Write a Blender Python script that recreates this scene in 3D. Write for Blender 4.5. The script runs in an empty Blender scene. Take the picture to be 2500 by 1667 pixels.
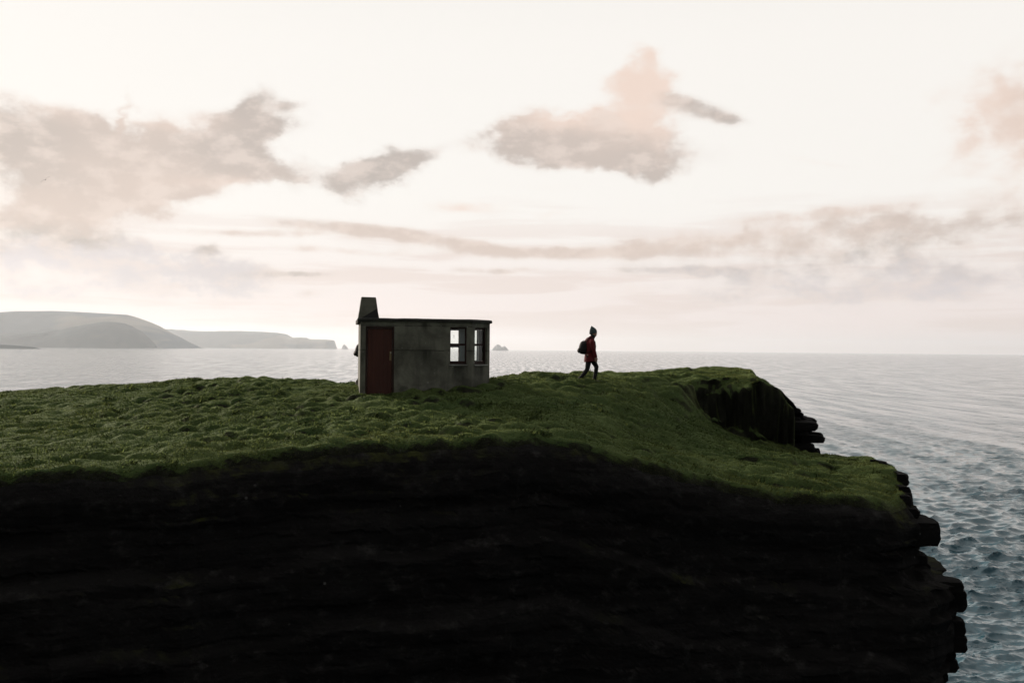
import bpy, bmesh, math, random
import numpy as np
from mathutils import Vector, Matrix, Quaternion

scn = bpy.context.scene
col = scn.collection
rad = math.radians

# ------------------------------------------------------------------ camera
cam_d = bpy.data.cameras.new('camera')
cam = bpy.data.objects.new('camera', cam_d)
col.objects.link(cam)
cam_d.lens = 35.0
cam_d.sensor_width = 36.0
cam_d.clip_start = 0.1
cam_d.clip_end = 90000.0
PITCH, ROLL = 0.00787, 0.00945
fw = Vector((0, math.cos(PITCH), math.sin(PITCH)))
r0 = Vector((1, 0, 0)); u0 = r0.cross(fw)
rt = r0 * math.cos(ROLL) + u0 * math.sin(ROLL)
up = rt.cross(fw)
cam.matrix_world = Matrix(((rt.x, up.x, -fw.x, 0), (rt.y, up.y, -fw.y, 0), (rt.z, up.z, -fw.z, 25.0), (0, 0, 0, 1)))
scn.camera = cam
scn.view_settings.view_transform = 'Standard'
scn.view_settings.look = 'None'
scn.view_settings.exposure = 0.28
scn.view_settings.gamma = 1.0
scn.cycles.volume_bounces = 2
scn.cycles.max_bounces = 8
scn.cycles.transparent_max_bounces = 16

# ------------------------------------------------------------------ sun
SUN_AZ, SUN_EL = rad(-44), rad(16)
sdir = Vector((math.sin(SUN_AZ) * math.cos(SUN_EL), math.cos(SUN_AZ) * math.cos(SUN_EL), math.sin(SUN_EL)))
sun_d = bpy.data.lights.new('sun', 'SUN')
sun_d.energy = 4.3
sun_d.angle = rad(20)
sun_d.color = (1.0, 0.87, 0.74)
sun = bpy.data.objects.new('sun', sun_d)
col.objects.link(sun)
sun.rotation_euler = sdir.to_track_quat('Z', 'Y').to_euler()

# ------------------------------------------------------------------ node helper
class G:
    def __init__(s, nt): s.nt = nt
    def n(s, typ, **kw):
        x = s.nt.nodes.new(typ)
        for k, v in kw.items(): setattr(x, k, v)
        return x
    def set(s, sock, v):
        if v is None: return
        if isinstance(v, bpy.types.NodeSocket): s.nt.links.new(v, sock)
        else: sock.default_value = v
    def m(s, op, a, b=None, c=None, clamp=False):
        x = s.n('ShaderNodeMath', operation=op, use_clamp=clamp)
        s.set(x.inputs[0], a); s.set(x.inputs[1], b); s.set(x.inputs[2], c)
        return x.outputs[0]
    def v(s, op, a, b=None):
        x = s.n('ShaderNodeVectorMath', operation=op)
        s.set(x.inputs[0], a); s.set(x.inputs[1], b)
        return x.outputs['Value'] if op in ('LENGTH', 'DOT_PRODUCT', 'DISTANCE') else x.outputs[0]
    def mix(s, f, a, b, blend='MIX'):
        x = s.n('ShaderNodeMix', data_type='RGBA', blend_type=blend)
        s.set(x.inputs[0], f)
        s.set(x.inputs[6], a if not isinstance(a, tuple) else (*a[:3], 1))
        s.set(x.inputs[7], b if not isinstance(b, tuple) else (*b[:3], 1))
        return x.outputs[2]
    def noise(s, vec, scale, detail=4, rough=0.55, dist=0.0, d='3D'):
        x = s.n('ShaderNodeTexNoise', noise_dimensions=d)
        s.set(x.inputs['Vector'], vec)
        x.inputs['Scale'].default_value = scale; x.inputs['Detail'].default_value = detail
        x.inputs['Roughness'].default_value = rough; x.inputs['Distortion'].default_value = dist
        return x.outputs['Fac']
    def mapv(s, vec, loc=(0, 0, 0), rot=(0, 0, 0), scale=(1, 1, 1), typ='POINT'):
        x = s.n('ShaderNodeMapping', vector_type=typ)
        s.set(x.inputs[0], vec); x.inputs[1].default_value = loc; x.inputs[2].default_value = rot; x.inputs[3].default_value = scale
        return x.outputs[0]
    def smooth(s, x, a, b, lo=0.0, hi=1.0):
        r = s.n('ShaderNodeMapRange', interpolation_type='SMOOTHSTEP')
        s.set(r.inputs[0], x); r.inputs[1].default_value = a; r.inputs[2].default_value = b
        r.inputs[3].default_value = lo; r.inputs[4].default_value = hi
        return r.outputs[0]

# ------------------------------------------------------------------ world: Nishita sky seen through a bright veil of high cloud
world = bpy.data.worlds.new('World'); scn.world = world; world.use_nodes = True
g = G(world.node_tree)
bg = world.node_tree.nodes['Background']
bg.inputs['Strength'].default_value = 0.1
sky = g.n('ShaderNodeTexSky', sky_type='NISHITA')
sky.sun_disc = False; sky.sun_elevation = SUN_EL; sky.sun_rotation = SUN_AZ
sky.air_density = 1.0; sky.dust_density = 2.0
tc = g.n('ShaderNodeTexCoord').outputs['Generated']
sep = g.n('ShaderNodeSeparateXYZ'); g.set(sep.inputs[0], tc)
az = g.m('MULTIPLY', g.m('ARCTAN2', sep.outputs[0], sep.outputs[1]), 57.29578)
el = g.m('MULTIPLY', g.m('ARCSINE', sep.outputs[2]), 57.29578)
def comb(x, y, z=0.0):
    c = g.n('ShaderNodeCombineXYZ'); g.set(c.inputs[0], x); g.set(c.inputs[1], y); g.set(c.inputs[2], z); return c.outputs[0]
ae = comb(az, el)
# ragged edges: push the coordinates about with noise before measuring the cloud shapes
w1 = g.n('ShaderNodeTexNoise', noise_dimensions='2D'); g.set(w1.inputs['Vector'], g.mapv(ae, scale=(.32, .5, 1))); w1.inputs['Scale'].default_value = 1.0; w1.inputs['Detail'].default_value = 7; w1.inputs['Roughness'].default_value = .56
warp = g.v('MULTIPLY', g.v('SUBTRACT', w1.outputs['Color'], (.5, .5, .5)), (3.6, 2.3, 0))
aw = g.v('ADD', ae, warp)
# az, el, half width, half height, turn, weight, tint (degrees); tint: -1 lilac, 0 grey, 1 peach
CL = [
# bank on the left
(-26.8,10.5,3.6,1.5,-6,1.0,.10),(-23.6,10.2,3.2,1.45,0,.95,.15),(-20.6,9.5,3.3,1.7,0,1.0,.55),(-21.6,8.0,2.5,1.3,15,1.0,.40),(-23.2,8.6,2.2,1.2,0,.6,.35),
(-17.6,10.3,3.4,1.25,8,1.05,.12),(-14.9,11.6,2.3,1.0,38,.95,.05),(-14.3,9.9,2.2,.75,-6,.85,.20),(-14.9,13.0,1.5,.55,40,.7,.05),(-13.1,13.3,.9,.25,10,.3,.1),
(-21.5,12.2,.30,1.0,-15,.5,.6),(-19.8,11.75,1.6,.22,-6,.5,.6),(-17.4,12.1,2.2,.55,0,.28,.9),(-25.0,12.1,2.0,.5,-10,.25,.9),(-17.5,9.0,2.4,.3,3,.45,1.0),
(-25.2,7.2,3.0,.9,12,.6,.45),(-26.6,5.9,3.2,.8,0,.55,.40),(-23.4,6.3,1.6,.6,20,.4,.5),
# low lilac bank on the left
(-25.5,4.6,5.5,.8,0,.65,-.7),(-19.6,4.3,5.0,1.0,-3,.62,-.5),(-16.4,4.1,2.6,.8,0,.5,-.5),(-22,2.9,9.0,.7,0,.45,-.6),(-16.9,5.3,.8,.3,0,.4,.5),
# small grey cloud
(-7.6,9.85,2.2,.85,16,1.1,.0),(-5.9,10.5,1.6,.42,22,.7,.05),(-9.8,9.8,1.2,.65,0,.5,.1),
# big cloud over the walker
(3.6,11.55,4.4,1.05,-2,1.15,.18),(.2,12.0,1.6,.8,8,.8,.10),(5.6,11.1,3.4,.85,-6,1.0,.15),(7.3,10.7,1.3,.9,-40,.6,.05),(5.6,12.3,2.6,1.1,0,.8,.75),
(6.9,13.5,1.7,1.7,10,.85,.95),(7.8,15.2,1.3,1.0,25,.7,1.0),(7.2,16.2,.9,.7,20,.35,1.0),(2.6,13.0,2.2,.7,12,.5,1.0),(.4,13.0,1.6,.55,20,.4,.6),
(10.2,13.6,1.9,.5,-16,.7,.10),(12.1,12.95,1.2,.35,-12,.55,.05),
# bright bank on the right edge
(27.4,12.0,2.0,2.6,0,.6,.6),(25.2,13.1,2.2,1.6,0,.34,.9),(26.7,10.0,3.6,2.0,0,.32,.9),(17.0,10.4,2.2,.22,-15,.28,1.0),
# thin bands
(-2.98,8.11,2.4,.4,0,.45,.95),(2.04,7.74,1.1,.35,0,.35,.95),(-14.7,6.3,4.6,.22,1,.6,.5),(-9.6,6.75,4.2,.36,-3,.7,.4),(-6.5,6.5,3.4,.3,-5,.5,.4),(-2.4,5.9,5.5,.32,-5,.6,.45),
(2.6,5.55,7.5,.36,0,.7,.45),(-10.4,5.5,3.8,.22,-3,.45,.5),(-.7,4.5,6.2,.22,0,.5,.35),(9.6,4.55,2.5,.28,-2,.9,-.4),(-12.0,4.1,2.4,.18,2,.55,.3),
(9.5,6.0,6.0,.5,2,.5,.5),(16.5,6.3,7.0,.8,3,.52,.45),(23.0,6.6,6.0,.9,3,.55,.25),(19.5,4.7,8.0,.7,1,.45,-.2),(23.0,3.6,7.0,1.1,2,.55,-.6),(14.5,3.4,5.0,.8,0,.42,-.4),(17.0,7.6,6.5,.35,4,.45,.6),
(6.8,3.6,1.6,.7,0,.25,1.0),(-11.6,3.0,1.0,.22,12,.25,1.0)]
dens = None; tint = None
for (a, e, rx, ry, ro, wt, tn) in CL:
    thin = ry < 0.6
    src = g.v('ADD', ae, g.v('MULTIPLY', warp, (.45, .13, 0))) if thin else aw
    q = g.mapv(src, loc=(a, e, 0), rot=(0, 0, rad(ro)), scale=(rx, ry, 1e6), typ='TEXTURE')
    r2 = g.v('DOT_PRODUCT', q, q)
    ex = g.m('POWER', 0.40, r2)
    dd = g.m('MULTIPLY', ex, wt)
    dens = dd if dens is None else g.m('ADD', dens, dd)
    tint = g.m('MULTIPLY', dd, tn) if tint is None else g.m('MULTIPLY_ADD', dd, tn, tint)
tintn = g.m('DIVIDE', tint, g.m('ADD', dens, .03))
n2 = g.noise(g.mapv(ae, scale=(.36, .6, 1)), 1.0, 8, .55, .2, d='2D')
vo = g.n('ShaderNodeTexVoronoi', feature='F1', voronoi_dimensions='2D', normalize=True); g.set(vo.inputs['Vector'], g.v('ADD', g.mapv(ae, scale=(.55, .8, 1)), g.v('MULTIPLY', warp, (.12, .18, 0))))
vo.inputs['Scale'].default_value = 1.0; vo.inputs['Detail'].default_value = 4.0; vo.inputs['Roughness'].default_value = .5
puff = g.m('SUBTRACT', .55, vo.outputs['Distance'])
shape = g.m('ADD', dens, g.m('ADD', g.m('MULTIPLY', g.m('SUBTRACT', n2, .5), 1.15), g.m('MULTIPLY', puff, .75)))
dens2 = g.m('MULTIPLY', g.smooth(shape, .16, 1.12), g.smooth(dens, .02, .42))
n3 = g.noise(g.mapv(ae, loc=(7, 3, 0), rot=(0, 0, -.03), scale=(.075, .95, 1)), 1.0, 6, .55, .25, d='2D')
# veil brightness falls away from the side where the sun stands behind the cloud; unseen sky overhead is raised to light the grass
sd_h = Vector((math.sin(rad(-20)), math.cos(rad(-20)), 0))
cosS = g.v('DOT_PRODUCT', tc, (sd_h.x, sd_h.y, .22))
bright = g.smooth(cosS, -.7, .65, .20, .81)
low = g.smooth(el, 0.0, 9.0)
high = g.m('ADD', g.smooth(el, 16.0, 36.0, 1.0, .7), g.smooth(el, 50.0, 75.0, 0.0, .7))
veil = g.mix(low, (8.95, 7.75, 7.4), (9.75, 9.4, 8.95))
veil = g.mix(g.m('MULTIPLY', g.smooth(n3, .46, .64), g.smooth(el, 10.0, 4.0, 0.0, .75)), veil, (8.2, 6.95, 6.4))
# warm light leaking round the left bank
gl = g.mapv(ae, loc=(-19.0, 8.2, 0), scale=(9, 5, 1e6), typ='TEXTURE')
veil = g.mix(g.m('MULTIPLY', g.m('POWER', .35, g.v('DOT_PRODUCT', gl, gl)), .2), veil, (9.9, 9.45, 9.0))
warmc = g.mix(g.m('MULTIPLY', tintn, 1.2, clamp=True), (5.0, 4.35, 3.95), (8.9, 7.05, 6.05))
warmc = g.mix(g.m('MULTIPLY', tintn, -1.6, clamp=True), warmc, (7.35, 6.8, 6.9))
n4 = g.noise(g.mapv(ae, loc=(31, 5, 0), scale=(.48, .85, 1)), 1.0, 7, .55, d='2D')
warmc = g.mix(g.smooth(n4, .42, .68, 0, .5), warmc, (8.9, 7.55, 6.75))
edge = g.m('MULTIPLY', g.smooth(dens2, .0, .25), g.smooth(dens2, .8, .3))
warmc = g.mix(g.m('MULTIPLY', edge, .4), warmc, (9.2, 8.0, 7.25))
cloudy = g.mix(g.m('MULTIPLY', dens2, .95), veil, warmc)
cloudy = g.mix(1.0, cloudy, comb(*[g.m('MULTIPLY', bright, high)] * 3), 'MULTIPLY')
final = g.mix(0.012, cloudy, sky.outputs[0])
g.set(bg.inputs['Color'], final)

# ------------------------------------------------------------------ generic helpers
rng = np.random.default_rng(7)
random.seed(5)

def tag(o, label=None, cat=None, group=None, kind=None):
    if label: o['label'] = label
    if cat: o['category'] = cat
    if group: o['group'] = group
    if kind: o['kind'] = kind
    return o
def empty(name, loc=(0, 0, 0), rz=0.0):
    o = bpy.data.objects.new(name, None); col.objects.link(o)
    o.location = loc; o.rotation_euler = (0, 0, rz); o.empty_display_size = .2
    return o
def link(name, me, mat, parent=None, smooth=False):
    o = bpy.data.objects.new(name, me); col.objects.link(o)
    if mat is not None and not me.materials: me.materials.append(mat)
    if parent is not None: o.parent = parent
    if smooth: me.polygons.foreach_set('use_smooth', np.ones(len(me.polygons), bool))
    return o
def mesh_np(name, V, F, smooth=True):
    V = np.asarray(V, np.float32); F = np.asarray(F, np.int32); k = F.shape[1]
    me = bpy.data.meshes.new(name)
    me.vertices.add(len(V)); me.vertices.foreach_set('co', V.ravel())
    me.loops.add(F.size); me.loops.foreach_set('vertex_index', F.ravel())
    me.polygons.add(len(F)); me.polygons.foreach_set('loop_start', np.arange(0, F.size, k, dtype=np.int32))
    me.polygons.foreach_set('loop_total', np.full(len(F), k, np.int32))
    if smooth: me.polygons.foreach_set('use_smooth', np.ones(len(F), bool))
    me.update(calc_edges=True); me.validate()
    return me
def grid_faces(nr, nc, keep=None, wrap=False):
    i, j = np.meshgrid(np.arange(nr - 1), np.arange(nc if wrap else nc - 1), indexing='ij')
    j2 = (j + 1) % nc
    F = np.stack([i * nc + j, i * nc + j2, (i + 1) * nc + j2, (i + 1) * nc + j], -1).reshape(-1, 4)
    return F if keep is None else F[keep.ravel()]
class MB:
    """collects polygons for one mesh"""
    def __init__(s): s.V = []; s.F = []
    def poly(s, pts):
        b = len(s.V); s.V += [tuple(p) for p in pts]; s.F.append(list(range(b, b + len(pts))))
    def hexa(s, P8):
        b = len(s.V); s.V += [tuple(p) for p in P8]
        for f in ((3, 2, 1, 0), (4, 5, 6, 7), (0, 1, 5, 4), (1, 2, 6, 5), (2, 3, 7, 6), (3, 0, 4, 7)): s.F.append([b + i for i in f])
    def box(s, a, c):
        (x0, y0, z0), (x1, y1, z1) = a, c
        s.hexa([(x0, y0, z0), (x1, y0, z0), (x1, y1, z0), (x0, y1, z0), (x0, y0, z1), (x1, y0, z1), (x1, y1, z1), (x0, y1, z1)])
    def tube(s, pts, rads, n=12, squash=None, cap=True):
        """rounded tube through pts; rads: number or (side, depth) per point"""
        pts = [Vector(p) for p in pts]; b = len(s.V); m = len(pts)
        ref = None
        for i, p in enumerate(pts):
            t = (pts[min(i + 1, m - 1)] - pts[max(i - 1, 0)]).normalized()
            if ref is None:
                ref = Vector((0, 1, 0)) if abs(t.y) < .9 else Vector((1, 0, 0))
            a = (ref - t * ref.dot(t)).normalized(); c = t.cross(a); ref = a
            r = rads[i]; ra, rc = r if isinstance(r, (tuple, list)) else (r, r)
            for k in range(n):
                th = 2 * math.pi * k / n
                s.V.append(tuple(p + a * (ra * math.cos(th)) + c * (rc * math.sin(th))))
        for i in range(m - 1):
            for k in range(n):
                k2 = (k + 1) % n
                s.F.append([b + i * n + k, b + i * n + k2, b + (i + 1) * n + k2, b + (i + 1) * n + k])
        if cap:
            s.F.append([b + k for k in range(n)][::-1]); s.F.append([b + (m - 1) * n + k for k in range(n)])
    def ball(s, c, r, nu=16, nv=10, f=None):
        b = len(s.V); c = Vector(c)
        for i in range(1, nv):
            ph = math.pi * i / nv
            for k in range(nu):
                th = 2 * math.pi * k / nu
                d = Vector((math.sin(ph) * math.cos(th), math.sin(ph) * math.sin(th), math.cos(ph)))
                q = Vector((d.x * r[0], d.y * r[1], d.z * r[2]))
                if f: q = f(q, d)
                s.V.append(tuple(c + q))
        t = len(s.V); s.V.append(tuple(c + (f(Vector((0, 0, r[2])), Vector((0, 0, 1))) if f else Vector((0, 0, r[2])))))
        bt = len(s.V); s.V.append(tuple(c + (f(Vector((0, 0, -r[2])), Vector((0, 0, -1))) if f else Vector((0, 0, -r[2])))))
        for i in range(nv - 2):
            for k in range(nu):
                k2 = (k + 1) % nu
                s.F.append([b + i * nu + k, b + (i + 1) * nu + k, b + (i + 1) * nu + k2, b + i * nu + k2])
        for k in range(nu):
            k2 = (k + 1) % nu
            s.F.append([t, b + k, b + k2]); e = b + (nv - 2) * nu
            s.F.append([bt, e + k2, e + k])
    def build(s, name, mat, parent=None, smooth=False, merge=0.0, bevel=0.0, voxel=0.0, sm=0):
        me = bpy.data.meshes.new(name); me.from_pydata(s.V, [], s.F); me.update()
        bm = bmesh.new(); bm.from_mesh(me)
        if merge: bmesh.ops.remove_doubles(bm, verts=bm.verts, dist=merge)
        bmesh.ops.recalc_face_normals(bm, faces=bm.faces); bm.to_mesh(me); bm.free()
        o = link(name, me, mat, parent, smooth)
        if bevel:
            md = o.modifiers.new('bevel', 'BEVEL'); md.width = bevel; md.segments = 2; md.limit_method = 'ANGLE'
        if voxel:
            md = o.modifiers.new('remesh', 'REMESH'); md.mode = 'VOXEL'; md.voxel_size = voxel; md.use_smooth_shade = True
            if sm:
                md = o.modifiers.new('smooth', 'SMOOTH'); md.factor = .5; md.iterations = sm
        return o

# lattice noise in numpy
def _h(ix, iy, iz, seed):
    n = (ix * 374761393 + iy * 668265263 + iz * 2147483647 + seed * 1274126177) & 0xFFFFFFFF
    n = ((n ^ (n >> 13)) * 1274126177) & 0xFFFFFFFF
    n = ((n ^ (n >> 16)) * 2246822519) & 0xFFFFFFFF
    return ((n ^ (n >> 15)) & 0xFFFFFF) / float(0xFFFFFF)
def vnoise(x, y, z=None, seed=0):
    x = np.asarray(x, float); y = np.asarray(y, float); z = np.zeros_like(x) if z is None else np.asarray(z, float)
    ix, iy, iz = (np.floor(a).astype(np.int64) for a in (x, y, z))
    fx, fy, fz = x - ix, y - iy, z - iz
    s = lambda t: t * t * t * (t * (t * 6 - 15) + 10)
    fx, fy, fz = s(fx), s(fy), s(fz); out = 0
    for dx in (0, 1):
        for dy in (0, 1):
            for dz in (0, 1):
                w = (fx if dx else 1 - fx) * (fy if dy else 1 - fy) * (fz if dz else 1 - fz)
                out = out + w * _h(ix + dx, iy + dy, iz + dz, seed)
    return out * 2 - 1
def fbm(x, y, z=None, seed=0, oct=4, gain=.5):
    a, t, s, f = 1.0, 0, 0, 1.0
    for o in range(oct):
        t = t + a * vnoise(x * f, y * f, None if z is None else z * f, seed + o * 17); s += a; a *= gain; f *= 2.03
    return t / s
def domes(x, y, cell, seed, rmin=.45, rmax=.75):
    """mounds on a jittered lattice: height 0..1"""
    gx, gy = x / cell, y / cell
    ix, iy = np.floor(gx).astype(np.int64), np.floor(gy).astype(np.int64)
    best = np.zeros_like(gx)
    for dx in (-1, 0, 1):
        for dy in (-1, 0, 1):
            cx, cy = ix + dx, iy + dy
            px = cx + _h(cx, cy, 1, seed); py = cy + _h(cx, cy, 2, seed)
            r = rmin + (rmax - rmin) * _h(cx, cy, 3, seed); hgt = .35 + .65 * _h(cx, cy, 4, seed)
            d2 = ((gx - px) / (r * 1.5)) ** 2 + ((gy - py) / r) ** 2
            best = np.maximum(best, hgt * np.clip(1 - d2, 0, 1) ** .75)
    return best

# ------------------------------------------------------------------ materials
def new_mat(name):
    m = bpy.data.materials.new(name); m.use_nodes = True
    gg = G(m.node_tree); bs = m.node_tree.nodes['Principled BSDF']
    return m, gg, bs
def obj_co(gg): return gg.n('ShaderNodeTexCoord').outputs['Object']
def pos(gg): return gg.n('ShaderNodeNewGeometry').outputs['Position']
def bump(gg, bs, h, dist, strength=1.0):
    b = gg.n('ShaderNodeBump'); b.inputs['Strength'].default_value = strength; b.inputs['Distance'].default_value = dist
    gg.set(b.inputs['Height'], h); gg.set(bs.inputs['Normal'], b.outputs[0])
def cloth(name, c, rough=.85, var=.25, scale=18):
    m, gg, bs = new_mat(name); co = obj_co(gg)
    n = gg.noise(co, scale, 5, .6)
    dark = tuple(v * (1 - var) for v in c); lite = tuple(min(1, v * (1 + var)) for v in c)
    gg.set(bs.inputs['Base Color'], gg.mix(n, dark, lite)); bs.inputs['Roughness'].default_value = rough
    bs.inputs['Specular IOR Level'].default_value = .25
    bump(gg, bs, gg.noise(co, scale * 3, 4), .01, .5)
    return m

# water
def water_mat():
    m, gg, bs = new_mat('sea_water'); p = pos(gg)
    bs.inputs['Base Color'].default_value = (.006, .052, .074, 1)
    bs.inputs['Roughness'].default_value = .08; bs.inputs['IOR'].default_value = 1.65; bs.inputs['Specular Tint'].default_value = (.84, .94, 1.0, 1)
    hs = None
    for sc, amp, ro in ((3.2, .022, .25), (1.2, .060, -.2), (.5, .24, .15), (.2, .60, -.1), (.075, .8, .1), (.025, 1.0, 0)):
        nz = gg.m('MULTIPLY', gg.noise(gg.mapv(p, loc=(sc * 91, 7, 0), rot=(0, 0, ro), scale=(.55, 1.0, 1)), sc, 2, .5), amp)
        hs = nz if hs is None else gg.m('ADD', hs, nz)
    h = hs
    # cat's paws: gusts roughen the water in patches and streaks of every size
    paws = gg.noise(gg.mapv(p, rot=(0, 0, .06), scale=(1.0, .07, 1)), .16, 7, .62, .2)
    b = gg.n('ShaderNodeBump'); b.inputs['Distance'].default_value = 1.0
    gg.set(b.inputs['Strength'], gg.smooth(paws, .40, .60, .10, 1.0)); gg.set(b.inputs['Height'], gg.m('MULTIPLY', h, 2.4)); gg.set(bs.inputs['Normal'], b.outputs[0])
    gg.set(bs.inputs['Roughness'], gg.smooth(paws, .36, .64, .05, .16))
    return m
# turf surface under and between the blades; bare earth and rock where the slope is steep
def turf_mat():
    m, gg, bs = new_mat('turf'); p = pos(gg)
    geo = gg.n('ShaderNodeNewGeometry'); sp = gg.n('ShaderNodeSeparateXYZ'); gg.set(sp.inputs[0], geo.outputs['True Normal'])
    n1 = gg.noise(p, .45, 4); n2 = gg.noise(p, 9.0, 5, .65)
    c = gg.mix(gg.smooth(n1, .35, .65), (.016, .034, .011), (.032, .046, .014))
    c = gg.mix(gg.smooth(n2, .3, .75), c, (.045, .066, .022))
    rock = gg.mix(gg.smooth(gg.noise(p, 5.0, 6, .7), .4, .7), (.006, .0055, .005), (.017, .016, .015))
    st = gg.m('ADD', sp.outputs[2], gg.m('MULTIPLY', gg.m('SUBTRACT', gg.noise(p, 2.2, 5, .6), .5), .5))
    gg.set(bs.inputs['Base Color'], gg.mix(gg.smooth(st, .70, .56), c, rock))
    bs.inputs['Roughness'].default_value = .9; bs.inputs['Specular IOR Level'].default_value = .10; bs.inputs['Specular Tint'].default_value = (.55, .8, .32, 1)
    bs.inputs['Sheen Weight'].default_value = .25; bs.inputs['Sheen Roughness'].default_value = .4; bs.inputs['Sheen Tint'].default_value = (.60, .76, .24, 1)
    bump(gg, bs, gg.noise(p, 22, 4, .7), .03, .8)
    return m
def rock_mat():
    m, gg, bs = new_mat('cliff_rock'); p = pos(gg)
    geo = gg.n('ShaderNodeNewGeometry'); sp = gg.n('ShaderNodeSeparateXYZ'); gg.set(sp.inputs[0], geo.outputs['Normal'])
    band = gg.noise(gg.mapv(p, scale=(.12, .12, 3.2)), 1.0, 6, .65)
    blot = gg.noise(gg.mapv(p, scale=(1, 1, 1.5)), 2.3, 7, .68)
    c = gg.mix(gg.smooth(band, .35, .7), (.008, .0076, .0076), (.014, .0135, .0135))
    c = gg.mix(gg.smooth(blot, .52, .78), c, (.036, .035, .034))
    sps = gg.n('ShaderNodeSeparateXYZ'); gg.set(sps.inputs[0], p)
    moss = gg.m('MULTIPLY', gg.smooth(sp.outputs[2], .35, .75), gg.m('MULTIPLY', gg.smooth(gg.noise(p, .33, 5, .65), .5, .66), gg.smooth(gg.noise(p, 3.5, 4, .6), .4, .6)))
    c = gg.mix(gg.m('MULTIPLY', moss, gg.smooth(sps.outputs[2], 18.5, 19.5)), c, (.034, .038, .012))
    vor = gg.n('ShaderNodeTexVoronoi'); gg.set(vor.inputs['Vector'], p); vor.inputs['Scale'].default_value = 2.4
    fl = gg.m('MULTIPLY', gg.smooth(vor.outputs['Distance'], .10, .04), gg.smooth(gg.noise(p, .6, 3), .56, .64))
    c = gg.mix(fl, c, (.10, .098, .095))
    gg.set(bs.inputs['Base Color'], c)
    bs.inputs['Roughness'].default_value = .95; bs.inputs['Specular IOR Level'].default_value = .03
    bump(gg, bs, gg.m('ADD', gg.noise(p, 7, 6, .7), gg.m('MULTIPLY', band, 1.2)), .08, .9)
    return m
def concrete_mat(name='hut_concrete', base=(.20, .203, .168), dark=(.08, .08, .066), spots=True):
    m, gg, bs = new_mat(name); co = obj_co(gg)
    sx = gg.n('ShaderNodeSeparateXYZ'); gg.set(sx.inputs[0], co)
    n1 = gg.noise(co, 1.3, 6, .62, .4); n2 = gg.noise(co, 14, 5, .7)
    n3 = gg.noise(gg.mapv(co, loc=(3.3, 1.7, 0), scale=(3.1, 3.1, .42)), 1.0, 6, .6, .7)          # rain streaks
    c = gg.mix(gg.smooth(n1, .32, .68), dark, base)
    c = gg.mix(gg.smooth(n3, .5, .74, 0, .65), c, (.06, .062, .052))
    c = gg.mix(gg.smooth(n2, .5, .8, 0, .45), c, (.16, .165, .145))
    if spots:
        # line of the casting boards, dark with dirt, broken up along its length
        wob = gg.m('MULTIPLY', gg.m('SUBTRACT', gg.noise(co, 5, 3), .5), .05)
        for zz, wd, st in ((1.335, .016, .8), (2.055, .014, .75)):
            d = gg.m('ABSOLUTE', gg.m('ADD', gg.m('SUBTRACT', sx.outputs[2], zz), wob))
            f = gg.m('MULTIPLY', gg.smooth(d, wd * 1.6, wd * .3), gg.smooth(gg.noise(co, 3.0, 3), .32, .55, .15, st))
            c = gg.mix(f, c, (.018, .018, .016))
        low = gg.m('MULTIPLY', gg.smooth(sx.outputs[2], .75, .1), gg.smooth(gg.noise(co, 2.6, 5, .65), .42, .66))
        c = gg.mix(gg.m('MULTIPLY', low, .75), c, (.032, .034, .026))
        run = gg.noise(gg.mapv(co, loc=(9, 2, 0), scale=(5, 5, .8)), 1.0, 5, .6)
        for xc, wd, zt, zb in ((2.86, .36, .96, .15), (3.56, .34, .96, .1), (1.92, .22, 1.36, .75), (1.9, .2, 2.15, 1.75), (.07, .1, 1.9, .2)):
            mk_ = gg.m('MULTIPLY', gg.smooth(gg.m('ABSOLUTE', gg.m('SUBTRACT', sx.outputs[0], xc)), wd, wd * .2), gg.m('MULTIPLY', gg.smooth(sx.outputs[2], zb, zt), gg.smooth(sx.outputs[2], zt + .02, zt - .02)))
            c = gg.mix(gg.m('MULTIPLY', mk_, gg.smooth(run, .34, .6, .1, .85)), c, (.026, .027, .024))
        vor = gg.n('ShaderNodeTexVoronoi'); gg.set(vor.inputs['Vector'], co); vor.inputs['Scale'].default_value = 8.0
        fl = gg.m('MULTIPLY', gg.smooth(vor.outputs['Distance'], .16, .07), gg.smooth(gg.noise(co, 1.7, 4, .6), .50, .60))
        c = gg.mix(fl, c, (.42, .43, .40))
    gg.set(bs.inputs['Base Color'], c); bs.inputs['Roughness'].default_value = .92; bs.inputs['Specular IOR Level'].default_value = .25
    bump(gg, bs, gg.m('ADD', n2, gg.m('MULTIPLY', gg.noise(co, 60, 3, .7), .5)), .012, .7)
    return m
def paint_mat(name, c, worn):
    m, gg, bs = new_mat(name); co = obj_co(gg)
    n = gg.noise(gg.mapv(co, scale=(8, 8, .8)), 1.0, 5, .65); k = gg.noise(co, 3.0, 5, .6)
    cc = gg.mix(gg.smooth(n, .35, .7), tuple(v * .7 for v in c), c)
    gg.set(bs.inputs['Base Color'], gg.mix(gg.smooth(k, .6, .78, 0, .6), cc, worn))
    bs.inputs['Roughness'].default_value = .62; bs.inputs['Specular IOR Level'].default_value = .3
    bump(gg, bs, n, .006, .6)
    return m
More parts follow.
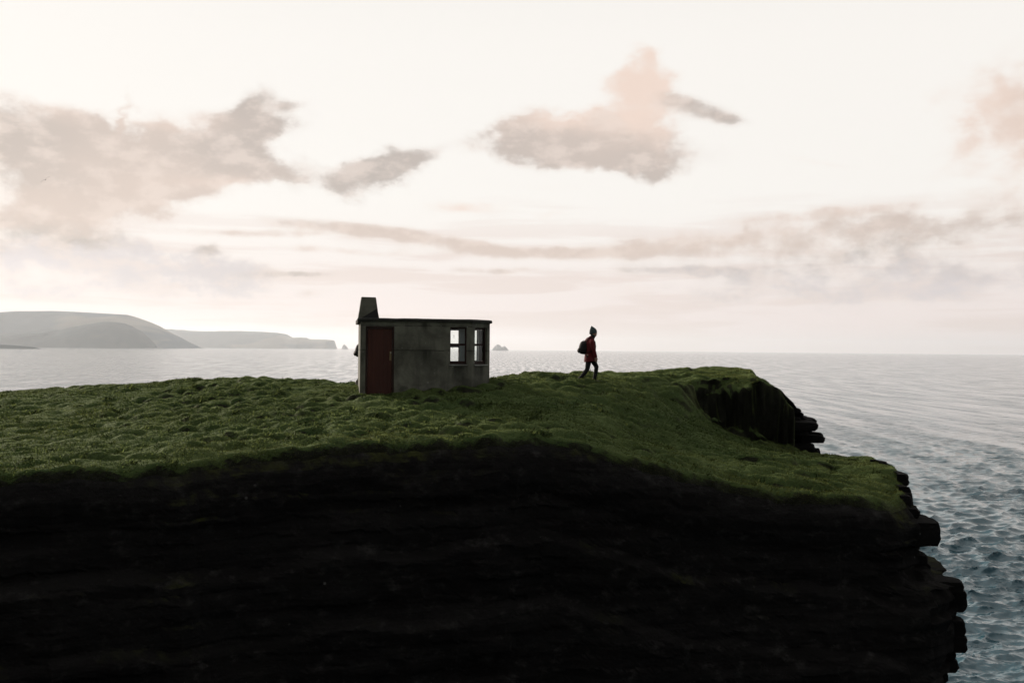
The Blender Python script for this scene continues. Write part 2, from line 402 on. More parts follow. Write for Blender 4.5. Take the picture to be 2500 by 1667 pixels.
def glass_mat():
    m = bpy.data.materials.new('window_glass'); m.use_nodes = True; nt = m.node_tree; gg = G(nt); nt.nodes.clear()
    out = gg.n('ShaderNodeOutputMaterial'); tr = gg.n('ShaderNodeBsdfTransparent'); gl = gg.n('ShaderNodeBsdfGlossy')
    gl.inputs['Roughness'].default_value = .03; tr.inputs['Color'].default_value = (.95, .97, .96, 1)
    lw = gg.n('ShaderNodeLayerWeight'); lw.inputs['Blend'].default_value = .5; frf = gg.m('MULTIPLY_ADD', gg.m('POWER', lw.outputs['Facing'], 4.0), .8, .03)
    df = gg.n('ShaderNodeBsdfDiffuse'); df.inputs['Color'].default_value = (.35, .37, .36, 1)
    mx = gg.n('ShaderNodeMixShader'); gg.set(mx.inputs[0], frf); nt.links.new(tr.outputs[0], mx.inputs[1]); nt.links.new(gl.outputs[0], mx.inputs[2])
    m2 = gg.n('ShaderNodeMixShader'); gg.set(m2.inputs[0], gg.smooth(gg.noise(obj_co(gg), 7, 5, .7), .55, .85, .0, .02))
    nt.links.new(mx.outputs[0], m2.inputs[1]); nt.links.new(df.outputs[0], m2.inputs[2])
    nt.links.new(m2.outputs[0], out.inputs[0])
    return m
def plain(name, c, rough=.8, metal=0.0):
    m, gg, bs = new_mat(name); n = gg.noise(obj_co(gg), 12, 4, .6)
    gg.set(bs.inputs['Base Color'], gg.mix(n, tuple(v * .75 for v in c), tuple(min(1, v * 1.2) for v in c)))
    bs.inputs['Roughness'].default_value = rough; bs.inputs['Metallic'].default_value = metal
    return m

# ------------------------------------------------------------------ sea (one sheet to the horizon, waves modelled near the cliff)
def build_sea():
    H, f = 25.0, 2286.7
    ypx = np.concatenate([np.arange(840, 40, -1.3), np.arange(40, 1.2, -.8)])
    near = np.array([2.0, 12, 25, 40, 55])
    r = np.concatenate([near, H * f / ypx, [44000.0]]); r = r[np.concatenate([[True], np.diff(r) > .05])]
    azf = np.linspace(-33, 33, 1100); azb = np.linspace(33, 327, 120)[1:-1]
    A = np.radians(np.concatenate([azf, azb]))
    R_, A_ = np.meshgrid(r, A, indexing='ij')
    X = R_ * np.sin(A_); Y = R_ * np.cos(A_)
    dr = np.gradient(r)[:, None]; da = np.where(np.abs(np.degrees(A_)) < 34, R_ * math.radians(66 / 1100), R_ * .05)
    gs = np.maximum(dr * .8, da)
    Z = np.zeros_like(X); DX = np.zeros_like(X); DY = np.zeros_like(X)
    rg = np.random.default_rng(3); N = 110
    lam = np.exp(rg.uniform(math.log(.40), math.log(6.5), N)); th = rg.normal(math.radians(-80), .5, N); ph = rg.uniform(0, 6.283, N)
    slope = np.where(lam < 2.5, .080, .074)
    for l, t, p, s in zip(lam, th, ph, slope):
        k = 2 * math.pi / l; a = s / k
        fade = np.clip((l / gs - 1.6) / 1.4, 0, 1)
        w = k * (math.cos(t) * X + math.sin(t) * Y) + p
        Z += a * fade * np.cos(w)
        DX -= 1.0 * a * fade * math.cos(t) * np.sin(w); DY -= 1.0 * a * fade * math.sin(t) * np.sin(w)
    gust = .75 + .5 * fbm(X / 60, Y / 60, seed=9, oct=3)
    V = np.stack([X + DX * gust, Y + DY * gust, Z * gust], -1).reshape(-1, 3)
    nr, nc = X.shape
    F = grid_faces(nr, nc, wrap=True)[:, ::-1]
    # middle
    V = np.vstack([V, [[0, 0, 0]]]); c = len(V) - 1
    j = np.arange(nc); tri = np.stack([np.full(nc, c), (j + 1) % nc, j, j], -1)
    me = mesh_np('sea', V, F)
    o = link('sea', me, water_mat()); tag(o, 'wide grey blue sea with short wind waves reaching to the horizon', None, None, 'structure')
    return o
build_sea()

# ------------------------------------------------------------------ headland shape (metres; sea level 0, eye at 25)
RIM = [(-12.02,17.50,22.44),(-10.52,18.20,22.50),(-9.58,18.70,22.56),(-8.79,19.10,22.59),(-7.95,19.50,22.64),(-6.21,20.50,22.70),(-4.90,21.00,22.75),
(-4.15,21.40,22.90),(-2.63,22.00,22.92),(-1.69,22.30,22.95),(-0.73,22.60,23.00),(0.56,23.00,23.04),(1.28,23.20,22.94),(2.31,23.40,22.59),(3.37,23.60,22.31),
(4.44,23.80,22.03),(5.53,24.00,21.75),(6.63,24.20,21.54),(8.32,24.50,21.44),(9.11,24.90,21.30),(9.92,25.60,21.20)]
RIGHT = [(10.55,26.80,21.38),(10.75,28.00,21.70),(10.80,29.00,21.78),(10.75,30.50,21.82),(10.40,33.00,21.64),(10.45,34.5,21.5),(9.9,35.4,22.3),(9.05,36.1,23.95),(9.2,37.6,24.2),(9.45,39.0,24.28),(9.8,41.0,24.25),(9.7,42.0,24.3)]
BACK = [(4.82,37.5,24.22),(5.96,38.5,24.27),(6.98,39.5,24.33),(8.33,41.00,24.36),(3.59,36.50,24.14),(1.94,35.50,24.09),(0.38,34.80,24.03),(-0.52,34.00,23.84),(-5.28,35.00,23.65),(-7.13,37.50,23.69),(-10.22,38.00,23.67),
(-12.71,37.50,23.58),(-14.96,37.00,23.47),(-18.49,36.00,23.28),(-22.88,35.50,23.08)]
MID = [(-7.66,26.00,23.13),(-11.07,26.00,22.87),(-13.34,26.00,22.79),(-5.81,28.00,23.38),(-4.42,29.00,23.60),(-3.43,29.10,23.61),(-0.72,29.80,23.90),(0.93,28.20,23.43),
(2.49,32.20,24.07),(0.86,26.00,23.21),(2.71,27.50,23.13),(4.55,32.00,23.67),(-1.98,26.00,23.19),(6.50,35.00,23.87),(-4.87,31.56,23.81),(-2.2,32.0,23.85),(-.4,32.2,23.9)]
HOLLOW = [(3.99,28.00,22.42),(5.21,28.00,22.08),(6.33,27.50,21.82),(7.39,27.00,21.79),(8.89,28.00,21.56),(9.81,27.50,21.51),(6.64,35.0,22.70),(8.02,35.0,22.25),(9.4,35.0,21.86),(10.2,35.0,21.6),(7.3,32,22.02),(9.0,32,21.62),(5.4,32.5,22.66)]
SCARP = [(6.75,36.0,23.4),(7.75,36.6,23.76),(8.87,37.3,24.15),(9.6,38.0,24.2),(7.5,39.5,24.12),(9.3,40.0,24.25)]
BEYOND = [(9.5,45.0,23.6),(7.5,44.5,23.7),(3.2,40.5,23.5),(1.5,39.5,23.4),(0,38.8,23.3),(-3,39.5,23.1),(-6,41.0,23.0),(-10.5,42.0,22.9),(-15,41.5,22.7),(-19,40.5,22.5),(-23.5,40,22.3),
(-30,36,22.6),(-30,41,21.9),(-30,25,22.3),(-22,26,22.6),(-22,16.5,22.0),(-32,15,21.8),(-60,40,21),(-60,25,21.5),(-60,12,21.2),(-45,25,21.9),(-45,40,21.3),(-45,13,21.3)]
CP = np.array(RIM + RIGHT + BACK + MID + HOLLOW + SCARP + BEYOND, float)
def tps_fit(P, lam):
    n = len(P); d = np.hypot(P[:, None, 0] - P[None, :, 0], P[:, None, 1] - P[None, :, 1])
    K = -d + lam * np.eye(n)
    Q = np.c_[np.ones(n), P[:, :2]]
    M = np.block([[K, Q], [Q.T, np.zeros((3, 3))]])
    return np.linalg.solve(M, np.r_[P[:, 2], 0, 0, 0])
TW = tps_fit(CP, .05)
SC = np.array([(5.6, 35.1), (6.7, 35.5), (7.8, 35.55), (8.8, 35.4), (9.7, 35.25), (11.5, 35.2)])
def z_smooth(x, y):
    x = np.asarray(x, float); y = np.asarray(y, float); sh = x.shape; x = x.ravel(); y = y.ravel(); out = np.empty_like(x)
    # the step of bare earth between the upper turf and the hollow: squeeze the rise into a narrow band
    yl = np.interp(x, SC[:, 0], SC[:, 1]) + .45 * fbm(x / .9, x * 0, seed=51, oct=4) + .12 * fbm(x / .3, y / .3, seed=52, oct=2)
    w = y - yl; A_ = 2.1; k = np.clip((x - 5.9) / 1.0, 0, 1)
    w2 = np.where(np.abs(w) < A_, A_ * np.sign(w) * (np.abs(w) / A_) ** .33, w)
    y = y + (w2 - w) * k
    for s in range(0, len(x), 20000):
        a, b = x[s:s + 20000], y[s:s + 20000]
        d2 = (a[:, None] - CP[None, :, 0]) ** 2 + (b[:, None] - CP[None, :, 1]) ** 2
        out[s:s + 20000] = -np.sqrt(d2) @ TW[:-3] + TW[-3] + TW[-2] * a + TW[-1] * b
    return out.reshape(sh)
OUT = [(-60.0, 10.0), (-45, 12.2), (-32, 14.2), (-22, 15.6), (-16, 16.4)] + [p[:2] for p in RIM] + [p[:2] for p in RIGHT] + \
      [(9.6, 44.0), (8.0, 44.6), (3.6, 41.0), (1.5, 39.9), (0, 39.2), (-3, 39.8), (-6, 41.2), (-10.5, 42.2), (-15, 42.0), (-19, 41.2), (-23.5, 40.4), (-32, 41), (-60, 43)]
OUTP = np.array(OUT, float)
def resample(P, steps):
    """smooth the outline a little and walk it with the given spacing function"""
    pts = [P[0]]
    for a, b in zip(P[:-1], P[1:]):
        L = np.hypot(*(b - a)); st = steps(.5 * (a + b)); n = max(1, int(round(L / st)))
        for i in range(1, n + 1): pts.append(a + (b - a) * i / n)
    return np.array(pts)
spacing = lambda m: .1 if (m[0] > -13 and m[1] < 42.5 and not (m[0] < 9 and m[1] > 33)) else .5
OL = resample(OUTP, spacing)
for _ in range(3): OL[1:-1] = .25 * OL[:-2] + .5 * OL[1:-1] + .25 * OL[2:]
ar = np.r_[0, np.cumsum(np.hypot(*np.diff(OL, axis=0).T))]
T = np.gradient(OL, axis=0); T /= np.hypot(T[:, 0], T[:, 1])[:, None]
NRM = np.c_[T[:, 1], -T[:, 0]]
for _ in range(12): NRM[1:-1] = .25 * NRM[:-2] + .5 * NRM[1:-1] + .25 * NRM[2:]
NRM /= np.hypot(NRM[:, 0], NRM[:, 1])[:, None]
# uneven rim: nibbled turf
OL = OL + NRM * (.30 * fbm(ar / 1.7, ar * 0, seed=4, oct=5, gain=.58))[:, None]
def signed_out(x, y):
    """distance to the outline, positive outside"""
    x = np.asarray(x, float); y = np.asarray(y, float); sh = x.shape; p = np.c_[x.ravel(), y.ravel()]
    C_ = OL[::2] if True else OL
    A = C_[:-1]; B = C_[1:]; out = np.empty(len(p))
    poly = np.vstack([C_, [[-60, 43]]])
    for s in range(0, len(p), 6000):
        q = p[s:s + 6000]
        AB = B - A; t = np.clip(((q[:, None, :] - A[None]) * AB[None]).sum(-1) / (AB ** 2).sum(-1)[None], 0, 1)
        d = np.sqrt((((A[None] + AB[None] * t[..., None]) - q[:, None, :]) ** 2).sum(-1).min(1))
        x0, y0 = C_[:, 0], C_[:, 1]; x1, y1 = np.roll(x0, -1), np.roll(y0, -1)
        cr = ((y0[None] > q[:, 1:2]) != (y1[None] > q[:, 1:2])) & (q[:, 0:1] < (x1 - x0)[None] * (q[:, 1:2] - y0[None]) / ((y1 - y0)[None] + 1e-12) + x0[None])
        ins = cr.sum(1) % 2 == 1
        out[s:s + 6000] = np.where(ins, -d, d)
    return out.reshape(sh)
def hummock(x, y):
    wx = x + .25 * fbm(x / 1.1, y / 1.1, seed=21, oct=2); wy = y + .25 * fbm(x / 1.1, y / 1.1, seed=22, oct=2)
    big = np.clip((x - 3.0) / 2.5, 0, 1) * np.clip((33.5 - y) / 2, 0, 1)      # large soft mounds in the hollow
    a = domes(wx, wy, .47, 31); b = domes(wx, wy, .24, 32); c = domes(wx, wy, .85, 33)
    h = (.25 * a + .05 * b) * (1 - .35 * big) + .27 * c * (.3 + .7 * big)
    patch = .55 + .45 * np.clip(fbm(x / 4.5, y / 4.5, seed=40, oct=3) * 2.2 + .5, 0, 1)
    return h * patch + .07 * fbm(x / 2.3, y / 2.3, seed=41, oct=3) + .012 * fbm(x / .12, y / .12, seed=42, oct=2)
def slump(x, y):
    return .07 * np.clip(fbm(x / 2.3, y / 3.0, seed=45, oct=4, gain=.6) * 2.0 - .1, 0, 1) + .05 * np.clip(fbm(x / .4, y / .9, seed=46, oct=3) * 2, -.5, 1)
RIMSMOOTH = 1.3
def z_top(x, y, s=None):
    if s is None: s = signed_out(x, y)
    k = np.clip(-s / RIMSMOOTH, 0, 1)
    # crumbling earth and stones on the face of the step
    w = y - np.interp(x, SC[:, 0], SC[:, 1]) + .15
    crumb = np.exp(-(w / .75) ** 2) * np.clip((x - 6.0) / .8, 0, 1) * (.30 * fbm(x / .55, y / .35, seed=54, oct=4, gain=.62) + .12 * (domes(x, y, .38, 55) - .3))
    z = z_smooth(x, y) + crumb + (hummock(x, y) - .11) * (.30 + .70 * k)
    so = np.clip(s + np.where((x > 9.8) & (y > 26), .02, .14), 0, None)                                            # turf rolls over the edge
    return z - 2.6 * so ** 1.55 - slump(x, y) * np.clip((s + .9) / .8, 0, 1) ** 2
def build_ground():
    xs = np.concatenate([np.linspace(-62, -27, 60), np.arange(-26.8, 11.7, .085)])
    ys = np.concatenate([np.arange(9, 17.3, .35), np.arange(17.4, 45.4, .085)])
    X, Y = np.meshgrid(xs, ys)
    S = signed_out(X, Y); Z = z_top(X, Y, S)
    keepv = S < .30
    nr, nc = X.shape
    k = keepv[:-1, :-1] & keepv[1:, :-1] & keepv[:-1, 1:] & keepv[1:, 1:]
    F = grid_faces(nr, nc, k)
    used = np.unique(F); remap = np.full(nr * nc, -1); remap[used] = np.arange(len(used))
    # beds of rock show as broken ledges on the bare face of the step
    w = Y - np.interp(X, SC[:, 0], SC[:, 1]) + .1
    gz = np.hypot(np.gradient(Z, axis=1) / .085, np.gradient(Z, axis=0) / .085)
    m = np.exp(-(w / .9) ** 2) * np.clip((X - 6.4) / .7, 0, 1) * np.clip((gz - .8) / .8, 0, 1)
    bd = np.floor(Z / .17 + .6 * fbm(X / 1.5, Y * 0, seed=57, oct=2)).astype(np.int64); bk = np.floor(X / .55 + 5 * _h(bd, bd * 0, bd * 0, 58)).astype(np.int64)
    Yd = Y - m * (.55 * (_h(bd, bk, bd * 0, 59) - .35) + .10 * fbm(X / .25, Z / .2, seed=60, oct=2))
    V = np.stack([X, Yd, Z], -1).reshape(-1, 3)[used]
    o = link('ground', mesh_np('ground', V, remap[F]), turf_mat())
    tag(o, 'hummocky green turf on top of the headland', None, None, 'structure')
    # steepness for where grass can stand
    return xs, ys, S, Z
GX, GY, GS, GZ = build_ground()

# ------------------------------------------------------------------ cliff faces
PA = np.array([(24.5,-.1),(21.38,-.02),(21.0,.12),(20.78,.16),(20.72,.42),(20.4,.47),(20.13,.44),(20.1,.2),(20.01,.14),(19.8,.2),(19.6,.34),(19.39,.46),(19.22,.55),(19.17,1.02),(18.95,1.2),(18.78,1.26),(18.4,1.2),(18.33,1.18),(18.2,1.06),(17.42,1.1),(17.3,1.0),(17.19,.94),(16.8,.92),(16.6,.8),(15,.9),(10,1.5),(0,2.5),(-4,2.7)])
PB = np.array([(24.6,-.1),(24.05,0),(23.85,.2),(23.4,.6),(22.95,1.15),(22.74,1.5),(22.58,1.45),(22.54,1.8),(22.2,1.92),(22.1,1.85),(22.06,1.6),(21.98,1.6),(21.95,2.1),(21.76,2.06),(21.72,1.65),(21.66,1.7),(21.62,1.85),(21.52,1.85),(21.48,1.55),(21.4,1.85),(21.1,1.95),(20.5,1.6),(18,1.9),(10,2.2),(0,3.0),(-4,3.1)])
PC = np.array([(-.5,-.05),(.0,.12),(.2,.30),(.5,.42),(.8,.40),(1.1,.3),(1.5,.42),(1.9,.46),(2.1,.75),(2.6,.8),(3.3,.86),(3.5,1.05),(4.2,1.12),(5.5,1.3),(9,1.9),(16,3.2),(28,5.0)])
def build_cliff():
    zr = z_smooth(OL[:, 0], OL[:, 1]) - .20 - slump(OL[:, 0], OL[:, 1]) * .9
    vs = np.concatenate([np.arange(0, 8.6, .06), np.linspace(8.8, 27.5, 26)]); sl_ = slump(OL[:, 0], OL[:, 1]) * .9
    n = len(OL); U = np.repeat(ar[:, None], len(vs), 1)
    Zc = np.maximum(zr[:, None] - vs[None], -3.0 - .0 * vs[None])
    Xr = OL[:, 0][:, None] + 0 * Zc; Yr = OL[:, 1][:, None] + 0 * Zc
    ip = lambda P, z: np.interp(z, P[::-1, 0], P[::-1, 1])
    wob = .10 * fbm(U / 1.7, Zc * 0, seed=61, oct=3)
    oa = ip(PA, Zc + wob) + .16 * np.clip((21.0 - Zc) / .4, 0, 1); ob = ip(PB, Zc + wob * .6); oc = np.interp(vs[None] + np.clip(vs[None] / .8 - .4, 0, 1) * sl_[:, None] + 2.5 * wob + .35 * fbm(U / 3.1, 0 * U, seed=60, oct=3), PC[:, 0], PC[:, 1]) + 0 * Zc
    side = (Xr > 8.6) & (Yr < 42.6)
    fA = np.clip((Xr - 8.6) / 1.5, 0, 1) * (Yr < 43) + 0.0
    fB = np.clip((Yr - 34.4) / 1.4, 0, 1) * (Xr > 8)
    off = oc * (1 - fA) + oa * fA; off = off * (1 - fB) + ob * fB
    # beds of rock: each bed stands out or back as blocks of its own
    edges = np.cumsum(np.random.default_rng(11).uniform(.09, .42, 140)) - 4
    bed = np.searchsorted(edges, Zc + .05 * fbm(U / 4, Zc * 0, seed=62, oct=2))
    bw = .5 + 1.3 * _h(bed, bed * 0, bed * 0 + 5, 3)
    blk = np.floor(U / bw + 7 * _h(bed, bed * 0, bed * 0 + 6, 3)).astype(np.int64)
    jag = (_h(bed, blk, bed * 0, 71) - .5) * .26 + (_h(bed, bed * 0, bed * 0, 72) - .5) * (.10 + .34 * fA + .14 * fB)
    dpt = np.clip((vs[None] - .35) / .6, 0, 1) + 0 * Zc
    amp = dpt * (.28 + .72 * np.maximum(fA, fB)) * (1 - .45 * fB)
    off = off + jag * amp + .05 * fbm(U / .45, Zc / .3, seed=63, oct=4) * (.3 + .7 * dpt) + .22 * fbm(U / 2.4, Zc / 1.6, seed=64, oct=3) * dpt * (1 - .75 * np.maximum(fA, fB))
    lip = np.interp(vs, [0, .2, .5, .75, 1.0], [.12, .30, .40, .30, -.3])[None] + .06 * fbm(U / .5, Zc / .4, seed=67, oct=3)
    off = np.maximum(off, lip)
    X = Xr + NRM[:, 0][:, None] * off; Y = Yr + NRM[:, 1][:, None] * off
    Zj = Zc + .04 * fbm(U / .7, Zc / .5, seed=66, oct=3) * dpt
    V = np.stack([X, Y, Zj], -1).reshape(-1, 3)
    F = grid_faces(n, len(vs))
    # slabs and blocks that stick out of the beds on the seaward side
    rb = np.random.default_rng(23); BV, BF = [], []
    def slab(x1, y0, y1, z0, z1, deep, tilt=0.0):
        ny = max(2, int((y1 - y0) / .16)); nz = max(2, int((z1 - z0) / .10) + 1); b = len(V) + sum(len(q) for q in BV)
        ys = np.linspace(y0, y1, ny + 1); q = []
        sect = [(-deep, z0), *[(-.02 - .06 * rb.random() if k in (0, nz) else .05 * (rb.random() - .35), z0 + (z1 - z0) * k / nz) for k in range(nz + 1)], (-deep * .35, z1 + .02), (-deep, z1 + .03)]
        for yy in ys:
            e_ = .10 * (abs((yy - y0) / (y1 - y0) - .5) * 2) ** 4
            for (dx, zz) in sect:
                q.append((x1 + dx - e_ + .025 * (rb.random() - .5), yy + .03 * (rb.random() - .5), zz + .018 * (rb.random() - .5) + tilt * (yy - y0)))
        ns = len(sect); BV.append(np.array(q))
        for i_ in range(len(ys) - 1):
            for k in range(ns - 1): BF.append([b + i_ * ns + k, b + (i_ + 1) * ns + k, b + (i_ + 1) * ns + k + 1, b + i_ * ns + k + 1])
        for i_ in (0, len(ys) - 1):
            c_ = [b + i_ * ns + k for k in range(ns)]
            for k in range(0, ns - 2): BF.append([c_[0], c_[k + 1], c_[k + 2], c_[k + 2]])
    beds_a = [(21.30, 21.60, 10.80), (20.80, 21.28, 10.70), (20.12, 20.70, 10.98), (19.86, 20.08, 10.62), (19.60, 19.84, 10.74), (19.22, 19.58, 10.96), (18.90, 19.16, 11.66), (18.36, 18.90, 11.84), (18.22, 18.36, 11.60), (17.80, 18.20, 11.70), (17.42, 17.80, 11.72), (17.18, 17.40, 11.50), (16.84, 17.16, 11.58), (16.5, 16.82, 11.42), (16.1, 16.48, 11.34)]
    for (z0, z1, xo) in beds_a:
        top = 28.3 if z1 > 21.3 else 26.3 if z1 > 20.75 else 25.5
        y = top + rb.uniform(-.3, .3); first = True
        while y < 31.0:
            L_ = rb.uniform(.4, 1.5)
            if first or rb.random() > .08:
                a_, b_ = (0, 0) if first else (rb.uniform(-.05, .05), rb.uniform(-.07, .04))
                slab(xo - (0 if first else rb.uniform(-.02, .34)) + (y - 26) * .02, y, min(y + L_, 31.5), z0 + a_, z1 + b_, .45 if z1 > 20.75 else 1.2, rb.normal(0, .03))
            y += L_ + rb.uniform(.0, .12); first = False
    for q_ in ((10.52, 25.9, 26.6, 20.98, 21.26, .3), (10.74, 26.5, 27.4, 21.08, 21.42, .32), (10.98, 27.3, 28.1, 21.36, 21.66, .3), (10.66, 25.7, 26.5, 20.74, 20.96, .4), (10.92, 28.6, 29.3, 21.5, 21.84, .25), (10.86, 26.9, 27.8, 20.78, 21.04, .4)): slab(*q_, rb.normal(0, .04))
    beds_b = [(23.6, 23.86, 10.0), (23.3, 23.56, 10.4), (23.0, 23.28, 10.8), (22.74, 22.98, 11.25), (22.5, 22.66, 11.05), (22.14, 22.5, 11.72), (21.98, 22.1, 11.42), (21.76, 21.95, 11.92), (21.52, 21.64, 11.62), (21.08, 21.46, 11.76), (20.6, 21.04, 11.5)]
    for (z0, z1, xo) in beds_b:
        y = (36.3 if z1 > 22.7 else 35.8) + rb.uniform(-.3, .3)
        while y < 40.0:
            L_ = rb.uniform(.3, 1.1); up_ = z1 > 22.7
            if rb.random() > (.35 if up_ else .12):
                slab(xo * min(1, y / 37.4) - (.12 if up_ else .05) - rb.uniform(0, .38 if up_ else .16), y, y + L_, z0 + rb.uniform(-.08, .08), z1 + rb.uniform(-.1, .05), .45 if up_ else .8, rb.normal(0, .06))
            y += L_ + rb.uniform(.0, .15)
    V = np.vstack([V, *BV]); F = np.vstack([F, np.array(BF)])
    tri_ = F[F[:, 2] == F[:, 3]][:, :3]; F = F[F[:, 2] != F[:, 3]]
    me = bpy.data.meshes.new('cliff'); me.from_pydata(V.tolist(), [], F.tolist() + tri_.tolist()); me.update()
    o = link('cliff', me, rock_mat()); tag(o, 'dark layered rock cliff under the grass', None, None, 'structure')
build_cliff()

# unseen clifftop under the viewer, added to keep low sky light off the opposite cliff
def build_clifftop():
    xs = np.linspace(-70, 7, 60); ys = np.linspace(-60, 3.4, 40)
    X, Y = np.meshgrid(xs, ys)
    e = np.minimum(np.minimum(X + 70, 7 - X), 3.4 - Y)
    Z = 23.35 + .12 * fbm(X / 3, Y / 3, seed=80) - np.clip(.4 - e, 0, 1) * .5
    V = np.stack([X, Y, Z], -1).reshape(-1, 3); F = grid_faces(*X.shape)
    o = link('ground', mesh_np('clifftop', V, F), bpy.data.materials['turf']); tag(o, 'unseen turf of the clifftop under the viewer, shading the cliff opposite', None, None, 'structure')
    ring = [(x, 3.4) for x in np.linspace(-70, 7, 90)] + [(7, y) for y in np.linspace(3.4, -60, 60)[1:]]
    ring = np.array(ring); zz = np.linspace(23.3, -3, 60)
    U = np.arange(len(ring))[:, None] + 0 * zz[None]; Zc = zz[None] + 0 * U
    off = .5 * fbm(U / 3, Zc / 1.5, seed=82) + (23.3 - Zc) * .05
    nx = np.where(np.arange(len(ring)) < 90, 0.0, 1.0)[:, None]; ny = 1 - nx
    off = off * np.clip((23.3 - Zc) / .8, 0, 1)
    V = np.stack([ring[:, 0][:, None] + nx * off, ring[:, 1][:, None] + ny * off, Zc], -1).reshape(-1, 3)
    o = link('cliff', mesh_np('near_face', V, grid_faces(len(ring), 60), False), bpy.data.materials['cliff_rock']); tag(o, 'unseen rock face under the viewer, added to shade the cliff opposite', None, None, 'structure')
build_clifftop()

# ------------------------------------------------------------------ grass blades (one uncountable mass)
def bil(A, x, y):
    i = np.clip(np.searchsorted(GX, x) - 1, 0, len(GX) - 2); j = np.clip(np.searchsorted(GY, y) - 1, 0, len(GY) - 2)
    u = (x - GX[i]) / (GX[i + 1] - GX[i]); v = (y - GY[j]) / (GY[j + 1] - GY[j])
    return (A[j, i] * (1 - u) + A[j, i + 1] * u) * (1 - v) + (A[j + 1, i] * (1 - u) + A[j + 1, i + 1] * u) * v
def build_grass():
    N = 1500000
    x = rng.uniform(-21.5, 11.3, N); y = rng.uniform(17.4, 44.5, N)
    ok = (np.abs(x) < .545 * y + 1.2); x, y = x[ok], y[ok]
    s = bil(GS, x, y); z = bil(GZ, x, y); e = .06
    sl = np.hypot(bil(GZ, x + e, y) - bil(GZ, x - e, y), bil(GZ, x, y + e) - bil(GZ, x, y - e)) / (2 * e)
    # keep out of the hut, thin on steep earth
    ca, sa = math.cos(rad(10)), math.sin(rad(10)); lx = (x + 4.419) * ca + (y - 29.0) * sa; ly = -(x + 4.419) * sa + (y - 29.0) * ca
    hut = (lx > .02) & (lx < 3.9) & (ly > .02) & (ly < 2.58)
    steep = np.clip((sl - .75) / .5, 0, 1)
    dens_n = fbm(x / .8, y / .8, seed=90, oct=3)
    pk = rng.uniform(0, 1, len(x)) < np.maximum((1 - steep), ((s > -.35) & (y < 31)) * np.clip((.34 - s) / .34, 0, 1)) * (.75 + .5 * dens_n)
    ok = (s < .33) & ~hut & pk
    x, y, z, s, sl = x[ok], y[ok], z[ok], s[ok], sl[ok]
    n = len(x)
    L = rng.uniform(.024, .066, n) * (.8 + .5 * fbm(x / 1.3, y / 1.3, seed=91, oct=2)); W = rng.uniform(.006, .013, n)
    # darker rank tufts
    nt = 700
    tx = rng.uniform(-20.5, 10.5, nt * 3); ty = rng.uniform(18, 42, nt * 3); ts = bil(GS, tx, ty); o2 = (ts < -.1); tx, ty = tx[o2][:nt], ty[o2][:nt]
    per = 26
    bx = np.repeat(tx, per) + rng.normal(0, .07, len(tx) * per); by = np.repeat(ty, per) + rng.normal(0, .06, len(tx) * per)
    sz = np.repeat(rng.uniform(.5, 1.2, len(tx)), per)
    lx2 = (bx + 4.419) * ca + (by - 29.0) * sa; ly2 = -(bx + 4.419) * sa + (by - 29.0) * ca
    o3 = ~((lx2 > -.05) & (lx2 < 3.95) & (ly2 > -.05) & (ly2 < 2.65)); bx, by, sz = bx[o3], by[o3], sz[o3]
    bz = bil(GZ, bx, by)
    x = np.r_[x, bx]; y = np.r_[y, by]; z = np.r_[z, bz]; s = np.r_[s, bil(GS, bx, by)]; tuft = np.r_[np.zeros(n), np.ones(len(bx))]
    L = np.r_[L, rng.uniform(.06, .13, len(bx)) * sz]; W = np.r_[W, rng.uniform(.012, .02, len(bx))]
    n = len(x)
    a = rng.uniform(0, 6.283, n); lean = rng.uniform(.2, .95, n)
    gx = -(bil(GZ, x + e, y) - bil(GZ, x - e, y)) / (2 * e); gy = -(bil(GZ, x, y + e) - bil(GZ, x, y - e)) / (2 * e)
    gl = np.minimum(1, 1.6 / (np.hypot(gx, gy) + 1e-6)); gx, gy = gx * gl, gy * gl
    dx = np.cos(a) * lean + .45 + .6 * gx; dy = np.sin(a) * lean + .6 * gy; dz = .75 - .35 * np.hypot(gx, gy)
    m = np.sqrt(dx * dx + dy * dy + dz * dz)
    tip = np.stack([x + dx / m * L, y + dy / m * L, z + dz / m * L], -1)
    ka = 1
    wa = a + 1.57 + rng.normal(0, .6, n)
    px, py = np.cos(wa) * W, np.sin(wa) * W
    V = np.empty((n, 3, 3)); V[:, 0] = np.stack([x - px, y - py, z - .01], -1); V[:, 1] = np.stack([x + px, y + py, z - .01], -1); V[:, 2] = tip
    F = np.arange(3 * n).reshape(-1, 3)
    me = mesh_np('grass', V.reshape(-1, 3), F, True)
    # blades take the light of the mound they grow on
    NN = np.stack([gx + .25 * rng.normal(0, 1, n), gy + .25 * rng.normal(0, 1, n), np.ones(n)], -1); NN /= np.linalg.norm(NN, axis=1)[:, None]
    me.normals_split_custom_set_from_vertices(np.repeat(NN, 3, 0).astype(np.float32))
    # kinds of grass differ in colour: bluish green, fresh green, olive and straw near the trodden rim
    k1 = np.clip(fbm(x / 2.6, y / 2.6, seed=95, oct=3) * 1.6 + .5, 0, 1)[:, None]
    rimf = np.clip(1 - (-s) / 2.6, 0, 1)[:, None] * np.clip(.75 + fbm(x / 1.7, y / 1.7, seed=96, oct=2), 0, 1)[:, None]
    c = np.array([[.055, .095, .034]]) * (1 - k1) + np.array([[.088, .115, .032]]) * k1
    c = c * (1 - .8 * rimf) + np.array([[.125, .125, .034]]) * .8 * rimf
    c = c * rng.uniform(.6, 1.45, (n, 1))
    straw = (rng.uniform(0, 1, n) < .015)[:, None] & (tuft[:, None] < .5)
    c = np.where(straw, np.array([[.16, .15, .05]]), c)
    c = np.where(tuft[:, None] > .5, np.array([[.018, .030, .011]]) * rng.uniform(.6, 1.6, (n, 1)), c)
